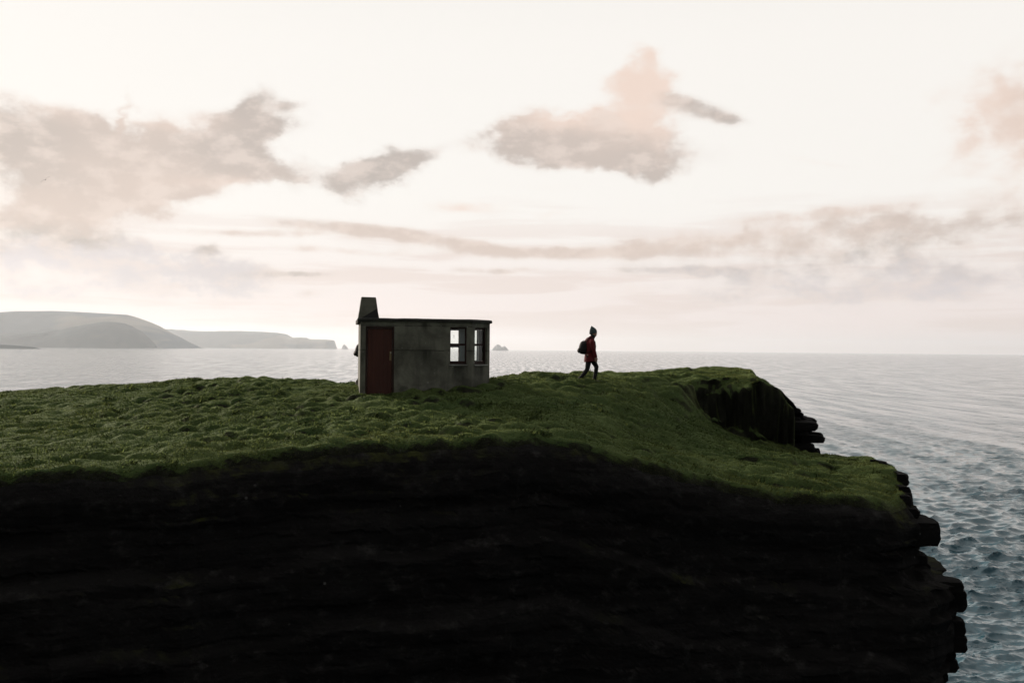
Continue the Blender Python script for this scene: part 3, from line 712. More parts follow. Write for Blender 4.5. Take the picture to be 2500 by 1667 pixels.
    C4 = np.ones((n, 3, 4), np.float32); C4[:, :, :3] = c[:, None, :]
    at = me.color_attributes.new('blade_colour', 'FLOAT_COLOR', 'POINT'); at.data.foreach_set('color', C4.ravel())
    m_, gg, bs = new_mat('grass_blades'); vc = gg.n('ShaderNodeVertexColor', layer_name='blade_colour')
    nt_ = m_.node_tree; gg.set(bs.inputs['Base Color'], vc.outputs[0]); bs.inputs['Roughness'].default_value = .75; bs.inputs['Specular IOR Level'].default_value = .08; bs.inputs['Specular Tint'].default_value = (.55, .8, .32, 1)
    bs.inputs['Sheen Weight'].default_value = .28; bs.inputs['Sheen Roughness'].default_value = .4; bs.inputs['Sheen Tint'].default_value = (.60, .76, .24, 1)
    tl = gg.n('ShaderNodeBsdfTranslucent'); gg.set(tl.inputs['Color'], vc.outputs[0])
    mx = gg.n('ShaderNodeMixShader'); mx.inputs[0].default_value = .18
    nt_.links.new(bs.outputs[0], mx.inputs[1]); nt_.links.new(tl.outputs[0], mx.inputs[2]); nt_.links.new(mx.outputs[0], nt_.nodes['Material Output'].inputs[0])
    o = link('grass', me, m_); tag(o, 'short green grass and darker tufts over the headland', None, None, 'stuff')
build_grass()

# ------------------------------------------------------------------ far land across the water
def hill_mat(name, c1, c2, c3, patch_scale):
    m, gg, bs = new_mat(name); p = pos(gg)
    n = gg.noise(gg.mapv(p, scale=(1, 1, 3)), patch_scale, 5, .6); n2 = gg.noise(gg.mapv(p, loc=(900, 0, 0), scale=(.6, .6, 2.5)), patch_scale * .7, 3, .5)
    c = gg.mix(gg.smooth(n, .35, .65), c1, c2); c = gg.mix(gg.smooth(n2, .58, .66), c, c3)
    gg.set(bs.inputs['Base Color'], c); bs.inputs['Roughness'].default_value = 1; bs.inputs['Specular IOR Level'].default_value = 0
    return m
def ridge(name, prof, dist, depth, mat, label, seed, steep=2.2, rough=.05, kind='structure', cat=None, group=None):
    P = np.array(prof, float); n = 160; t = np.linspace(0, 1, n)
    xs = P[0, 0] + (P[-1, 0] - P[0, 0]) * t; hs = np.interp(xs, P[:, 0], P[:, 1])
    v = np.linspace(-1, 1, 41)
    sec = (1 - np.abs(v) ** steep)
    X = xs[:, None] + 0 * v[None]; Hh = hs[:, None] * sec[None]
    W = hs[:, None] / hs.max()
    Y = dist + v[None] * depth * (.35 + .65 * W) + depth * .12 * fbm(X / (depth * .6), v[None] * 2 + 0 * X, seed=seed, oct=3)
    Z = Hh * (1 + rough * fbm(X / (depth * .35), Y / (depth * .35), seed=seed + 1, oct=4) * np.sqrt(np.abs(v))[None] * 2) - 2.0
    V = np.stack([X, Y, Z], -1).reshape(-1, 3)
    o = link(name, mesh_np(name, V, grid_faces(n, 41)), mat); tag(o, label, cat, group, kind)
    return o
hm = hill_mat('hazed_moor', (.085, .12, .15), (.13, .155, .175), (.24, .235, .22), .0012)  # distance haze is also put into the hill colours as pale blue
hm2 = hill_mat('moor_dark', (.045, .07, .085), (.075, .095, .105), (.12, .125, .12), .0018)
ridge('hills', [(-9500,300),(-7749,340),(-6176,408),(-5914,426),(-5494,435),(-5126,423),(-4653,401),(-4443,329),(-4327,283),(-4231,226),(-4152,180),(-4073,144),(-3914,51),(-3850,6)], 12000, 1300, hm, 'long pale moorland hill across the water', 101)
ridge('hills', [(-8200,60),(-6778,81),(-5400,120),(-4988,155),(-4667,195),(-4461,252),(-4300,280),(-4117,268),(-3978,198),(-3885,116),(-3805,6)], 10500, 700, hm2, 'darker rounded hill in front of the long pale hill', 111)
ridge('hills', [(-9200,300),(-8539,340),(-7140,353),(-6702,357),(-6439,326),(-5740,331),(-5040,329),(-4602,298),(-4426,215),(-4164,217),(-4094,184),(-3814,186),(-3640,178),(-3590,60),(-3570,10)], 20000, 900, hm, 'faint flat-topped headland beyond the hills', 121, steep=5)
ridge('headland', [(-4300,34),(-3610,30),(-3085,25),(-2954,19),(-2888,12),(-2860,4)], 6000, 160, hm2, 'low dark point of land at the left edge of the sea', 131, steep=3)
st_mat = hill_mat('hazed_stack_rock', (.42, .42, .44), (.5, .5, .5), (.55, .55, .55), .01)  # rock colour lightened to stand in for more haze at this distance
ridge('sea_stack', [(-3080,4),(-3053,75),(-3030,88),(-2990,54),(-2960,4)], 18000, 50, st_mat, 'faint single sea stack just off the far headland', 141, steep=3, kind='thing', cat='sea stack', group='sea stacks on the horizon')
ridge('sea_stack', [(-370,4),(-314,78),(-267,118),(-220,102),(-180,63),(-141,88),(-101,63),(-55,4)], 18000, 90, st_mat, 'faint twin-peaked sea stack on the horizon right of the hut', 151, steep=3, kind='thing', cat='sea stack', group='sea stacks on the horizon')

# ------------------------------------------------------------------ hut
M_wall = concrete_mat(); M_roof = concrete_mat('roof_concrete', (.040, .040, .036), (.018, .018, .017), False)
M_chim = concrete_mat('chimney_concrete', (.16, .16, .13), (.07, .07, .056), False)
M_in = concrete_mat('limewash', (.70, .78, .80), (.52, .60, .62), False)
M_door = paint_mat('maroon_paint', (.075, .024, .017), (.07, .042, .032)); M_frame = paint_mat('brown_frame_paint', (.034, .014, .012), (.05, .035, .028))
M_glass = glass_mat(); M_matt = plain('matt_black', (.012, .012, .012), .8); M_brass = plain('tarnished_brass', (.22, .17, .09), .55, .6); M_sill = concrete_mat('sill_concrete', (.24, .25, .235), (.12, .125, .115), False)
W_, CH, DP, TH, HT, LOWZ = 3.28, .63, 2.6, .18, 2.185, -.7
HUT = empty('hut', (-4.419, 29.0, 23.606), rad(10))
tag(HUT, 'small derelict concrete lookout hut with maroon door and angled corner window', 'hut')
WZ0, WZ1 = .935, 2.032
def wall_shell():
    outer = [Vector(p) for p in ((0, 0), (W_, 0), (W_ + CH, CH), (W_ + CH, DP - CH), (W_, DP), (0, DP))]
    n = len(outer)
    def inset(d):
        res = []
        for i in range(n):
            a, b, c = outer[i - 1], outer[i], outer[(i + 1) % n]
            t1 = (b - a).normalized(); t2 = (c - b).normalized()
            n1 = Vector((-t1.y, t1.x)); n2 = Vector((-t2.y, t2.x)); bis = (n1 + n2).normalized()
            res.append(b + bis * (d / bis.dot(n1)))
        return res
    inner = inset(TH)
    Lc = CH * math.sqrt(2)
    # openings per facet, in metres along the outer face
    ops = {0: [(.15, .985, LOWZ, 2.03, 'door'), (2.628, 3.124, WZ0, WZ1, 'win')], 1: [(.14, .76, WZ0, WZ1, 'win')],
           2: [(.22, DP - 2 * CH - .22, WZ0, WZ1, 'win')], 3: [(.13, .50, WZ0, WZ1, 'win')], 4: [(.08, .74, WZ0 - .05, WZ1, 'win')], 5: []}
    mo, mi = MB(), MB(); wins = []
    for i in range(n):
        a, b = outer[i], outer[(i + 1) % n]; ia, ib = inner[i], inner[(i + 1) % n]
        t = (b - a).normalized(); L = (b - a).length; nin = Vector((-t.y, t.x))
        us = sorted({0.0, L, *[o[0] for o in ops[i]], *[o[1] for o in ops[i]]}); zs = sorted({LOWZ, HT, *[o[2] for o in ops[i]], *[o[3] for o in ops[i]]})
        u0i = (ia - a).dot(t); u1i = (ib - a).dot(t)
        O_ = lambda u, z: (*(a + t * u), z)
        def I_(u, z): return (*(a + t * min(max(u, u0i), u1i) + nin * TH), z)
        inside = lambda u, z: any(o[0] < u < o[1] and o[2] < z < o[3] for o in ops[i])
        for k in range(len(us) - 1):
            for q in range(len(zs) - 1):
                if inside(.5 * (us[k] + us[k + 1]), .5 * (zs[q] + zs[q + 1])): continue
                mo.poly([O_(us[k], zs[q]), O_(us[k + 1], zs[q]), O_(us[k + 1], zs[q + 1]), O_(us[k], zs[q + 1])])
                mi.poly([I_(us[k], zs[q]), I_(us[k], zs[q + 1]), I_(us[k + 1], zs[q + 1]), I_(us[k + 1], zs[q])])
        for (x0, x1, z0, z1, kd) in ops[i]:
            mo.poly([O_(x0, z0), O_(x0, z1), I_(x0, z1), I_(x0, z0)]); mo.poly([O_(x1, z1), O_(x1, z0), I_(x1, z0), I_(x1, z1)])
            mo.poly([O_(x0, z1), O_(x1, z1), I_(x1, z1), I_(x0, z1)])
            if kd == 'win': mo.poly([O_(x1, z0), O_(x0, z0), I_(x0, z0), I_(x1, z0)])
            wins.append((kd, a, t, nin, x0, x1, z0, z1, i))
    w = mo.build('wall', M_wall, HUT, merge=.0005, bevel=0.0)
    nmi = mi.build('inner_wall', M_in, HUT, merge=.0005)
    fl = MB(); fl.poly([(*p, .02) for p in inner]); fl.build('floor', M_roof, HUT)
    return wins, inner
wins, inner = wall_shell()
def lp(a, t, nin, u, d, z): return (*(a + t * u + nin * d), z)
def bar(mb, a, t, nin, u0, u1, d0, d1, z0, z1):
    mb.hexa([lp(a, t, nin, u0, d0, z0), lp(a, t, nin, u1, d0, z0), lp(a, t, nin, u1, d1, z0), lp(a, t, nin, u0, d1, z0),
             lp(a, t, nin, u0, d0, z1), lp(a, t, nin, u1, d0, z1), lp(a, t, nin, u1, d1, z1), lp(a, t, nin, u0, d1, z1)])
for (kd, a, t, nin, x0, x1, z0, z1, i) in wins:
    if kd != 'win': continue
    root = empty('window'); root.parent = HUT
    d0, d1 = .07, .125
    wl, wr, wt, wb = .022, .045, .05, .095
    fr = MB(); mid = z0 + .585
    bar(fr, a, t, nin, x0 + .001, x0 + wl, d0, d1, z0 + .002, z1 - .001); bar(fr, a, t, nin, x1 - wr, x1 - .001, d0, d1, z0 + .002, z1 - .001)
    bar(fr, a, t, nin, x0 + wl, x1 - wr, d0 + .004, d1 - .004, z1 - wt, z1 - .001); bar(fr, a, t, nin, x0 + wl, x1 - wr, d0 + .004, d1 - .004, z0 + .002, z0 + wb)
    bar(fr, a, t, nin, x0 + wl, x1 - wr, d0 + .006, d1 - .006, mid - .032, mid + .032)
    fr.build('frame', M_frame, root, bevel=.004)
    if i == 4: continue                                   # the window at the back stands open to the sea
    for (za, zb) in ((z0 + wb, mid - .032), (mid + .032, z1 - wt)):
        pn = MB(); bar(pn, a, t, nin, x0 + wl, x1 - wr, .094, .098, za, zb); pn.build('pane', M_glass, root)
    if i < 2:
        sl = MB()
        sl.hexa([lp(a, t, nin, x0 - .03, -.035, z0 - .05), lp(a, t, nin, x1 + .03, -.035, z0 - .05), lp(a, t, nin, x1 + .03, .0, z0 - .05), lp(a, t, nin, x0 - .03, .0, z0 - .05),
                 lp(a, t, nin, x0 - .03, -.035, z0 - .018), lp(a, t, nin, x1 + .03, -.035, z0 - .018), lp(a, t, nin, x1 + .03, .0, z0 - .004), lp(a, t, nin, x0 - .03, .0, z0 - .004)])
        sl.build('sill', M_sill, root, bevel=.006)
    if i == 0:                                            # dark scribbled marks stuck on the glass
        def marking(lines, w):
            mk = MB()
            for pts in lines:
                for p, q in zip(pts[:-1], pts[1:]):
                    dx, dz = q[0] - p[0], q[1] - p[1]; m = math.hypot(dx, dz) or 1; ox, oz = -dz / m * w / 2, dx / m * w / 2
                    P = [(p[0] - ox, p[1] - oz), (q[0] - ox, q[1] - oz), (q[0] + ox, q[1] + oz), (p[0] + ox, p[1] + oz)]
                    mk.hexa([lp(a, t, nin, x0 + u, .0925, z) for u, z in P] + [lp(a, t, nin, x0 + u, .0938, z) for u, z in P])
            mk.build('marking', M_matt, root)
        marking([[(.085, 1.80), (.125, 1.80), (.135, 1.80), (.135, 1.71), (.12, 1.71)], [(.098, 1.785), (.112, 1.785), (.098, 1.755), (.115, 1.735), (.098, 1.715), (.085, 1.72)]], .0045)
        marking([[(.088, 1.452), (.098, 1.452), (.100, 1.425), (.090, 1.425), (.090, 1.398), (.101, 1.398)]], .012)
# door
for (kd, a, t, nin, x0, x1, z0, z1, i) in wins:
    if kd != 'door': continue
    root = empty('door'); root.parent = HUT
    fr = MB(); bar(fr, a, t, nin, x0 + .001, x0 + .055, .012, .10, -.5, z1 - .001); bar(fr, a, t, nin, x1 - .055, x1 - .001, .012, .10, -.5, z1 - .001)
    bar(fr, a, t, nin, x0 + .055, x1 - .055, .014, .098, z1 - .07, z1 - .001); fr.build('frame', M_frame, root, bevel=.004)
    lf = MB(); nb = 6; wbd = (x1 - x0 - .118) / nb
    for k in range(nb): bar(lf, a, t, nin, x0 + .059 + k * wbd + .002, x0 + .059 + (k + 1) * wbd - .002, .040, .075, -.45, z1 - .074)
    bar(lf, a, t, nin, x0 + .060, x1 - .060, .046, .070, -.45, z1 - .078)
    lf.build('door_leaf', M_door, root, bevel=.005)
    hd = MB(); bar(hd, a, t, nin, x1 - .135, x1 - .075, .030, .0395, 1.03, 1.30); hd.build('handle_plate', M_brass, root, bevel=.004)
    kn = MB(); kn.ball(lp(a, t, nin, x1 - .098, .005, 1.262), (.020, .020, .020), 14, 8); kn.tube([lp(a, t, nin, x1 - .098, .010, 1.262), lp(a, t, nin, x1 - .098, .031, 1.262)], [.009, .009], 10)
    kn.build('handle', plain('worn_steel', (.55, .55, .52), .35, .9), root, True)
# roof slab with a broken, lichen-crusted edge
def roof():
    base = [(-.085, -.07), (W_ + .02, -.07), (W_ + CH + .06, CH - .06), (W_ + CH + .06, DP - CH + .06), (W_ + .02, DP + .07), (-.085, DP + .07)]
    pts = []
    for p, q in zip(base, base[1:] + base[:1]):
        L = math.hypot(q[0] - p[0], q[1] - p[1]); n = max(2, int(L / .06))
        pts += [(p[0] + (q[0] - p[0]) * i / n, p[1] + (q[1] - p[1]) * i / n) for i in range(n)]
    A = np.array(pts); s = np.arange(len(A)) * .06
    c = A.mean(0); d = A - c; d /= np.hypot(d[:, 0], d[:, 1])[:, None]
    nz = fbm(s / .22, s * 0, seed=201, oct=4); nz2 = fbm(s / .5, s * 0, seed=202, oct=3)
    mb = MB(); rings = []
    droop = np.clip(1 - (A[:, 0] + .085) / .05, 0, 1)
    for dz, ins, am in ((-.012, .012, .010), (.0, .0, .02), (.052, -.004, .014), (.078, .02, .010), (.088, .10, .008)):
        P = A - d * (ins + am * nz[:, None] - .0)
        z = 2.185 + dz + .010 * nz2 * (1 if dz < .05 else .8) - (.055 * droop if dz < .03 else .0 * droop)
        rings.append(np.c_[P, z])
    n = len(A); V = np.vstack(rings); mb.V = [tuple(v) for v in V]
    for k in range(len(rings) - 1):
        for i in range(n):
            j = (i + 1) % n; mb.F.append([k * n + i, k * n + j, (k + 1) * n + j, (k + 1) * n + i])
    mb.F.append(list(range(n))[::-1]); mb.F.append([(len(rings) - 1) * n + i for i in range(n)])
    return mb.build('roof', M_roof, HUT)
roof_o = roof()
def chimney():
    mb = MB(); N = 9; y0b, y1b, y0t, y1t = .02, .72, .10, .62
    rows = []
    for k in range(N):
        f_ = k / (N - 1); z = 2.24 + (2.886 - 2.24) * f_
        xl = -.072 + (.026 + .072) * f_; xr = .54 + (.442 - .54) * f_; ya = y0b + (y0t - y0b) * f_; yb = y1b + (y1t - y1b) * f_
        j = lambda s: .006 * (random.random() - .5)
        rows.append([(xl + j(0), ya + j(1), z), (xr + j(0), ya + j(1), z - .006 * f_), (xr + j(0), yb + j(1), z - .006 * f_), (xl + j(0), yb + j(1), z)])
    for r in rows: mb.V += r
    for k in range(N - 1):
        for i in range(4):
            j = (i + 1) % 4; mb.F.append([k * 4 + i, k * 4 + j, (k + 1) * 4 + j, (k + 1) * 4 + i])
    b = len(mb.V); zt = 2.884
    mb.V += [(.10, .20, zt), (.37, .20, zt - .005), (.37, .52, zt - .005), (.10, .52, zt), (.10, .20, zt - .4), (.37, .20, zt - .4), (.37, .52, zt - .4), (.10, .52, zt - .4)]
    t0 = (N - 1) * 4
    for i in range(4):
        j = (i + 1) % 4; mb.F.append([t0 + i, t0 + j, b + j, b + i]); mb.F.append([b + i, b + j, b + 4 + j, b + 4 + i])
    mb.F.append([b + 7, b + 6, b + 5, b + 4]); mb.F.append([3, 2, 1, 0])
    ch = mb.build('chimney', M_chim, HUT, bevel=.008)
    fl = MB()  # dark triangular plate on the chimney front
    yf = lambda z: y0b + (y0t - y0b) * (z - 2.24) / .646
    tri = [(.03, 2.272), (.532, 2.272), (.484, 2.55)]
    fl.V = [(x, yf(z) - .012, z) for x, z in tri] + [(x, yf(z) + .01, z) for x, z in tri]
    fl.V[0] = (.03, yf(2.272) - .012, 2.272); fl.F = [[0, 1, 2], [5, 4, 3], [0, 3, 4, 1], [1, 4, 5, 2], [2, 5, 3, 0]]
    fl.build('dark_wedge', M_matt, ch)
chimney()

# ------------------------------------------------------------------ walker
M_skin = plain('skin', (.42, .26, .20), .55); M_red = cloth('red_parka', (.105, .011, .014)); M_blk = cloth('black_trousers', (.012, .012, .014)); M_beanie = cloth('grey_green_knit', (.055, .075, .078), .95, .3, 60)
M_pack = cloth('black_nylon', (.011, .011, .012), .7); M_neck = cloth('dark_neck_warmer', (.016, .022, .02)); M_shoe = plain('grey_shoe', (.13, .12, .11), .8); M_dark = cloth('dark_coat', (.014, .014, .016))
YN, YF = -.10, .10     # the right side of the body is nearer the viewer
def build_person():
    root = empty('person')
    b = MB()
    # torso, neck, head
    b.tube([(-.02, 0, .86), (-.01, 0, 1.0), (.02, 0, 1.15), (.05, 0, 1.3), (.06, 0, 1.40)], [(.155, .10), (.14, .095), (.155, .11), (.17, .10), (.09, .07)], 20)
    b.tube([(.06, 0, 1.38), (.085, 0, 1.46), (.11, 0, 1.53)], [.062, .054, .055], 14)
    def hd(q, d):
        x = q.x; z = q.z
        if d.x > 0 and d.z < -.2: q = Vector((x * (1.0 + .10 * -d.z), q.y * (1 - .25 * -d.z), z))
        return q
    b.ball((.118, 0, 1.595), (.098, .076, .118), 20, 14, hd)
    b.tube([(.196, 0, 1.625), (.212, 0, 1.60), (.232, 0, 1.578), (.208, 0, 1.566)], [(.010, .008), (.013, .012), (.018, .013), (.012, .008)], 10)      # nose
    b.tube([(.205, -.018, 1.541), (.216, 0, 1.541), (.205, .018, 1.541)], [.008, .010, .008], 8)                                                        # lips
    b.tube([(.202, -.018, 1.528), (.212, 0, 1.528), (.202, .018, 1.528)], [.008, .010, .008], 8)
    b.ball((.190, 0, 1.502), (.026, .026, .022), 12, 8)                                                                                               # chin
    b.tube([(.198, -.05, 1.630), (.210, -.028, 1.634), (.212, -.012, 1.628)], [.010, .011, .008], 8); b.tube([(.198, .05, 1.630), (.210, .028, 1.634), (.212, .012, 1.628)], [.010, .011, .008], 8)   # brow
    for s in (-1, 1):
        b.ball((.10, s * .076, 1.585), (.022, .010, .033), 12, 8)                                                                                      # ears
        b.ball((.200, s * .030, 1.612), (.012, .014, .010), 10, 8)                                                                                    # eyes
    # arms (right arm nearer, hanging a little forward)
    def arm(y, sh, elb, wr):
        b.tube([(sh[0], y * .85, sh[2]), (sh[0] + .0, y, sh[2] - .05), elb], [.055, .052, .042], 12); b.tube([elb, wr], [.042, .028], 12)
    ra = ((.05, 0, 1.35), (.10, -.235, 1.07), (.185, -.225, .825)); la = ((.05, 0, 1.35), (.00, .235, 1.08), (.13, .225, .87))
    arm(-.19, *ra); arm(.19, *la)
    def hand(w, y, sgn):
        w = Vector(w); d = Vector((.02, 0, -1)).normalized()
        p0 = w; p1 = w + d * .045; p2 = w + d * .085
        b.tube([p0 - d * .01, p1, p2], [(.024, .020), (.020, .040), (.017, .042)], 14)
        for k, (ox, ln) in enumerate(((.030, .070), (.010, .080), (-.011, .075), (-.031, .058))):
            q = p2 + Vector((ox, 0, 0)); q1 = q + d * ln * .45 + Vector((.004, sgn * .006, 0)); q2 = q1 + d * ln * .33 + Vector((-.002, sgn * .016, 0)); q3 = q2 + d * ln * .2 + Vector((-.004, sgn * .017, 0))
            b.tube([q - d * .012, q1, q2, q3], [.0095, .0092, .0085, .0068], 10)
        q = p0 + d * .03 + Vector((.028, 0, 0)); b.tube([q, q + Vector((.022, sgn * .010, -.024)), q + Vector((.026, sgn * .016, -.055))], [.0125, .011, .0085], 10)
    hand((.187, -.225, .82), -.225, 1); hand((.132, .225, .865), .225, -1)
    # legs: rear leg is the left one? the nearer leg pushes off behind
    rl = [(-.03, -.09, .90), (-.085, -.095, .40), (-.335, -.095, .085)]; fl = [(.02, .09, .90), (.235, .095, .50), (.165, .095, .09)]
    b.tube(rl, [.085, .058, .04], 14); b.tube(fl, [.085, .058, .04], 14)
    b.tube([(-.355, -.095, .06), (-.275, -.095, .035), (-.195, -.095, .03)], [(.034, .035), (.042, .03), (.034, .02)], 12); b.tube([(.13, .095, .05), (.22, .095, .04), (.32, .095, .03)], [(.034, .04), (.042, .035), (.034, .022)], 12)
    body = b.build('body', M_skin, root, True, voxel=.0055, sm=2)
    # parka: torso, hood rolled behind the neck, sleeves with cuffs
    j = MB()
    j.tube([(.035, 0, .672), (.025, 0, .75), (.02, 0, .85), (.03, 0, 1.0), (.04, 0, 1.15), (.02, 0, 1.28), (.025, 0, 1.37), (.065, 0, 1.435), (.085, 0, 1.475)],
           [(.205, .222), (.20, .205), (.19, .185), (.185, .165), (.205, .168), (.212, .165), (.165, .145), (.095, .095), (.075, .075)], 28)
    j.tube([(-.03, -.09, 1.39), (-.075, 0, 1.375), (-.03, .09, 1.39)], [(.045, .05), (.06, .06), (.045, .05)], 14)        # hood lying on the back
    j.tube([(-.03, 0, 1.42), (-.09, 0, 1.37), (-.14, 0, 1.30)], [(.07, .05), (.085, .055), (.06, .04)], 14)
    j.tube([(.05, -.17, 1.365), (.055, -.215, 1.30), (.095, -.245, 1.08), (.135, -.24, .97), (.182, -.228, .805)], [.072, .078, .066, .062, .054], 16)
    j.tube([(.05, .17, 1.365), (.045, .215, 1.30), (.02, .245, 1.09), (.075, .24, .98), (.145, .228, .85)], [.072, .078, .066, .062, .054], 16)
    j.tube([(.21, 0, .66), (.225, .0, .74), (.20, 0, .86)], [(.09, .035), (.08, .03), (.06, .02)], 12)                      # front hem standing off
    j.build('parka', M_red, root, True, voxel=.010, sm=3)
    t = MB()
    t.tube([(.0, 0, .95), (.0, 0, .84), (.01, 0, .76)], [(.165, .125), (.168, .128), (.15, .115)], 20)
    t.tube([(-.03, -.085, .86), (-.045, -.09, .64), (-.082, -.095, .42), (-.17, -.095, .29), (-.335, -.095, .09)], [(.092, .10), (.082, .092), (.070, .074), (.062, .066), (.052, .054)], 16)
    t.tube([(.02, .085, .86), (.13, .09, .68), (.232, .095, .50), (.215, .095, .34), (.165, .095, .08)], [(.092, .10), (.082, .09), (.070, .076), (.064, .068), (.054, .056)], 16)
    t.build('trousers', M_blk, root, True, voxel=.009, sm=3)
    for (pts) in ([(-.37, -.095, .075), (-.285, -.095, .05), (-.205, -.095, .035), (-.16, -.095, .035)], [(.115, .095, .05), (.20, .095, .045), (.28, .095, .032), (.335, .095, .03)]):
        s = MB(); s.tube(pts, [(.042, .045), (.050, .044), (.048, .032), (.030, .018)], 14); s.tube([(pts[0][0] + .03, pts[0][1], pts[0][2]), (pts[0][0] + .045, pts[0][1], pts[0][2] + .09)], [.046, .044], 12)
        s.build('shoe', M_shoe, root, True, voxel=.008, sm=2)
    bn = MB(); n = 24; prof = [(-.055, .082, .108, .0), (-.03, .090, .117, .0), (.01, .091, .118, 0), (.05, .085, .112, -.002), (.09, .070, .094, -.010), (.125, .050, .066, -.025), (.155, .030, .036, -.045), (.18, .013, .014, -.058), (.187, .004, .004, -.062)]
    bs_ = len(bn.V)
    for (dz, ry, rx, sx) in prof:
        for k in range(n):
            th = 2 * math.pi * k / n; rib = 1 + .018 * math.cos(th * 24) ; tl = .022 * math.cos(th)
            bn.V.append((.108 + sx + rx * rib * math.cos(th), ry * rib * math.sin(th), 1.63 + dz + (tl if dz < .03 else tl * .4)))
    for i in range(len(prof) - 1):
        for k in range(n):
            k2 = (k + 1) % n; bn.F.append([i * n + k, i * n + k2, (i + 1) * n + k2, (i + 1) * n + k])
    bn.F.append(list(range(n))[::-1]); bn.F.append([(len(prof) - 1) * n + k for k in range(n)])
    bn.tube([(.108 + .112 * math.cos(a_), .088 * math.sin(a_), 1.60 + .026 * math.cos(a_)) for a_ in np.linspace(0, 2 * math.pi, 25)], [(.012, .028)] * 25, 8, cap=False)     # turned-up band
    bn.build('beanie', M_beanie, root, True)
    nw = MB(); nw.tube([(.07, 0, 1.425), (.09, 0, 1.47), (.112, 0, 1.505), (.128, 0, 1.53)], [(.082, .082), (.080, .082), (.076, .080), (.068, .070)], 20); nw.tube([(.045, 0, 1.53), (.06, 0, 1.56), (.07, 0, 1.60)], [(.080, .06)] * 3, 18)
    nw.build('neck_warmer', M_neck, root, True, voxel=.008, sm=2)
    return root
def build_pack():
    root = empty('backpack')
    p = MB()
    prof = [(.815, .06, .055), (.83, .10, .095), (.88, .14, .14), (.98, .155, .155), (1.08, .15, .148), (1.17, .13, .125), (1.22, .09, .085), (1.24, .05, .04)]
    p.tube([(-.225 + .045 * ((z - .83) / .4), 0, z) for z, _, _ in prof], [(a_, c_) for _, a_, c_ in prof], 22)
    p.build('bag', M_pack, root, True, voxel=.008, sm=3)
    k = MB(); k.tube([(-.335, 0, .86), (-.36, 0, .93), (-.345, 0, 1.01)], [(.10, .035), (.115, .05), (.09, .03)], 16); k.build('pocket', M_pack, root, True, voxel=.008, sm=3)
    h = MB(); h.tube([(-.135, -.02, 1.20), (-.165, -.02, 1.255), (-.205, -.02, 1.262), (-.245, -.02, 1.215), (-.262, -.02, 1.17)], [(.016, .008), (.018, .012), (.016, .008), (.012, .006), (.014, .008)], 8); h.build('grab_handle', M_pack, root, True)
    l = MB(); l.tube([(-.25, -.02, 1.18), (-.305, -.02, 1.14), (-.328, -.02, 1.07), (-.345, -.02, 1.0), (-.352, -.02, .95)], [(.018, .010), (.02, .014), (.018, .010), (.018, .010), (.02, .012)], 8); l.build('loop_strap', M_pack, root, True)
    bk = MB(); bk.tube([(-.355, -.03, .945), (-.385, -.03, .925), (-.375, -.03, .90)], [(.018, .012), (.016, .010), (.01, .008)], 8); bk.build('buckle', M_pack, root, True)
    for s in (-1, 1):
        st = MB(); st.tube([(-.13, s * .09, 1.16), (-.11, s * .115, 1.27), (-.02, s * .125, 1.365), (.08, s * .13, 1.335), (.165, s * .13, 1.22), (.185, s * .145, 1.08), (.12, s * .19, .96), (.0, s * .20, .90), (-.12, s * .14, .87)], [(.026, .010)] * 9, 8)
        st.build('shoulder_strap', M_pack, root, True)
    return root
def copy_tree(o, parent=None):
    c = o.copy(); col.objects.link(c)
    if parent is not None: c.parent = parent
    for ch in list(o.children): copy_tree(ch, c)
    return c
px, py = 2.515, 32.2
pz = float(z_top(np.array([px + .05]), np.array([py]))[0]) - .11
walker = build_person(); walker.location = (px, py, pz)
tag(walker, 'person in dark red parka and pointed grey beanie walking across the grass', 'person')
pack = build_pack(); pack.location = (px, py, pz + .09)
tag(pack, 'black backpack worn by the person in the red parka', 'backpack')
other = copy_tree(walker); opack = copy_tree(pack)
ox, oy = -4.73, 32.15
oz = float(z_top(np.array([ox]), np.array([oy]))[0])
other.rotation_euler.z = opack.rotation_euler.z = rad(35)
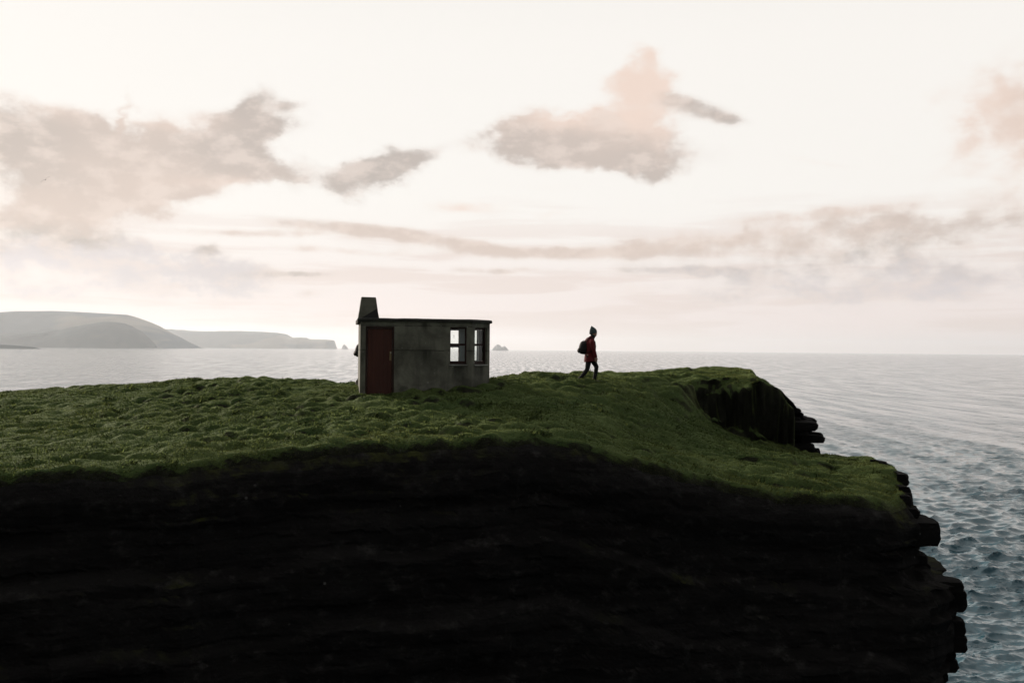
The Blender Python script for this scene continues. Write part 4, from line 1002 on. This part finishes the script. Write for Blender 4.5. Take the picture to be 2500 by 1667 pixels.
other.location = (ox, oy, oz); opack.location = (ox, oy, oz + .09)
tag(other, 'person in dark clothes almost wholly hidden behind the hut', 'person'); tag(opack, 'dark rounded backpack bulging past the rear left edge of the hut', 'backpack')
for c_ in other.children:
    if c_.name.startswith('parka'):
        c_.material_slots[0].link = 'OBJECT'; c_.material_slots[0].material = M_dark

# ------------------------------------------------------------------ bird
def bird():
    b = MB()
    b.tube([(-.24, 0, -.01), (-.12, 0, 0), (.0, 0, 0), (.14, 0, .012), (.20, 0, .02), (.25, 0, .012)], [(.02, .006), (.045, .04), (.065, .06), (.045, .045), (.035, .035), (.008, .008)], 10)
    for s in (-1, 1):
        pts = [(.06, .03, .03), (.10, .22, .10), (.05, .42, .10), (-.10, .66, .02)]; ch = [.17, .15, .11, .03]
        for k in range(3):
            A_, B_ = pts[k], pts[k + 1]
            q = [(A_[0], s * A_[1], A_[2]), (B_[0], s * B_[1], B_[2]), (B_[0] - ch[k + 1], s * B_[1], B_[2] - .006), (A_[0] - ch[k], s * A_[1], A_[2] - .006)]
            b.hexa([(x, y, z - .006) for x, y, z in q] + [(x, y, z + .006) for x, y, z in q])
    o = b.build('bird', plain('dark_feathers', (.02, .018, .017), .8))
    o.location = (-70.6, 150.0, 49.9); o.rotation_euler = (rad(38), rad(8), rad(-62)); o.scale = (1.2,) * 3
    tag(o, 'small dark bird gliding in front of the left cloud', 'bird')
bird()

# ------------------------------------------------------------------ haze over the sea
hz = MB(); hz.box((-44500, -44500, -6), (44500, 44500, 560))
m = bpy.data.materials.new('sea_haze'); m.use_nodes = True; nt = m.node_tree; nt.nodes.clear(); gg = G(nt)
o_ = gg.n('ShaderNodeOutputMaterial'); pv = gg.n('ShaderNodeVolumePrincipled')
pv.inputs['Color'].default_value = (.90, .945, 1.0, 1); pv.inputs['Density'].default_value = 2.6e-5; pv.inputs['Anisotropy'].default_value = .4
nt.links.new(pv.outputs[0], o_.inputs['Volume'])
ho = hz.build('haze', m); tag(ho, 'pale sea haze that fades the far hills', None, None, 'stuff')
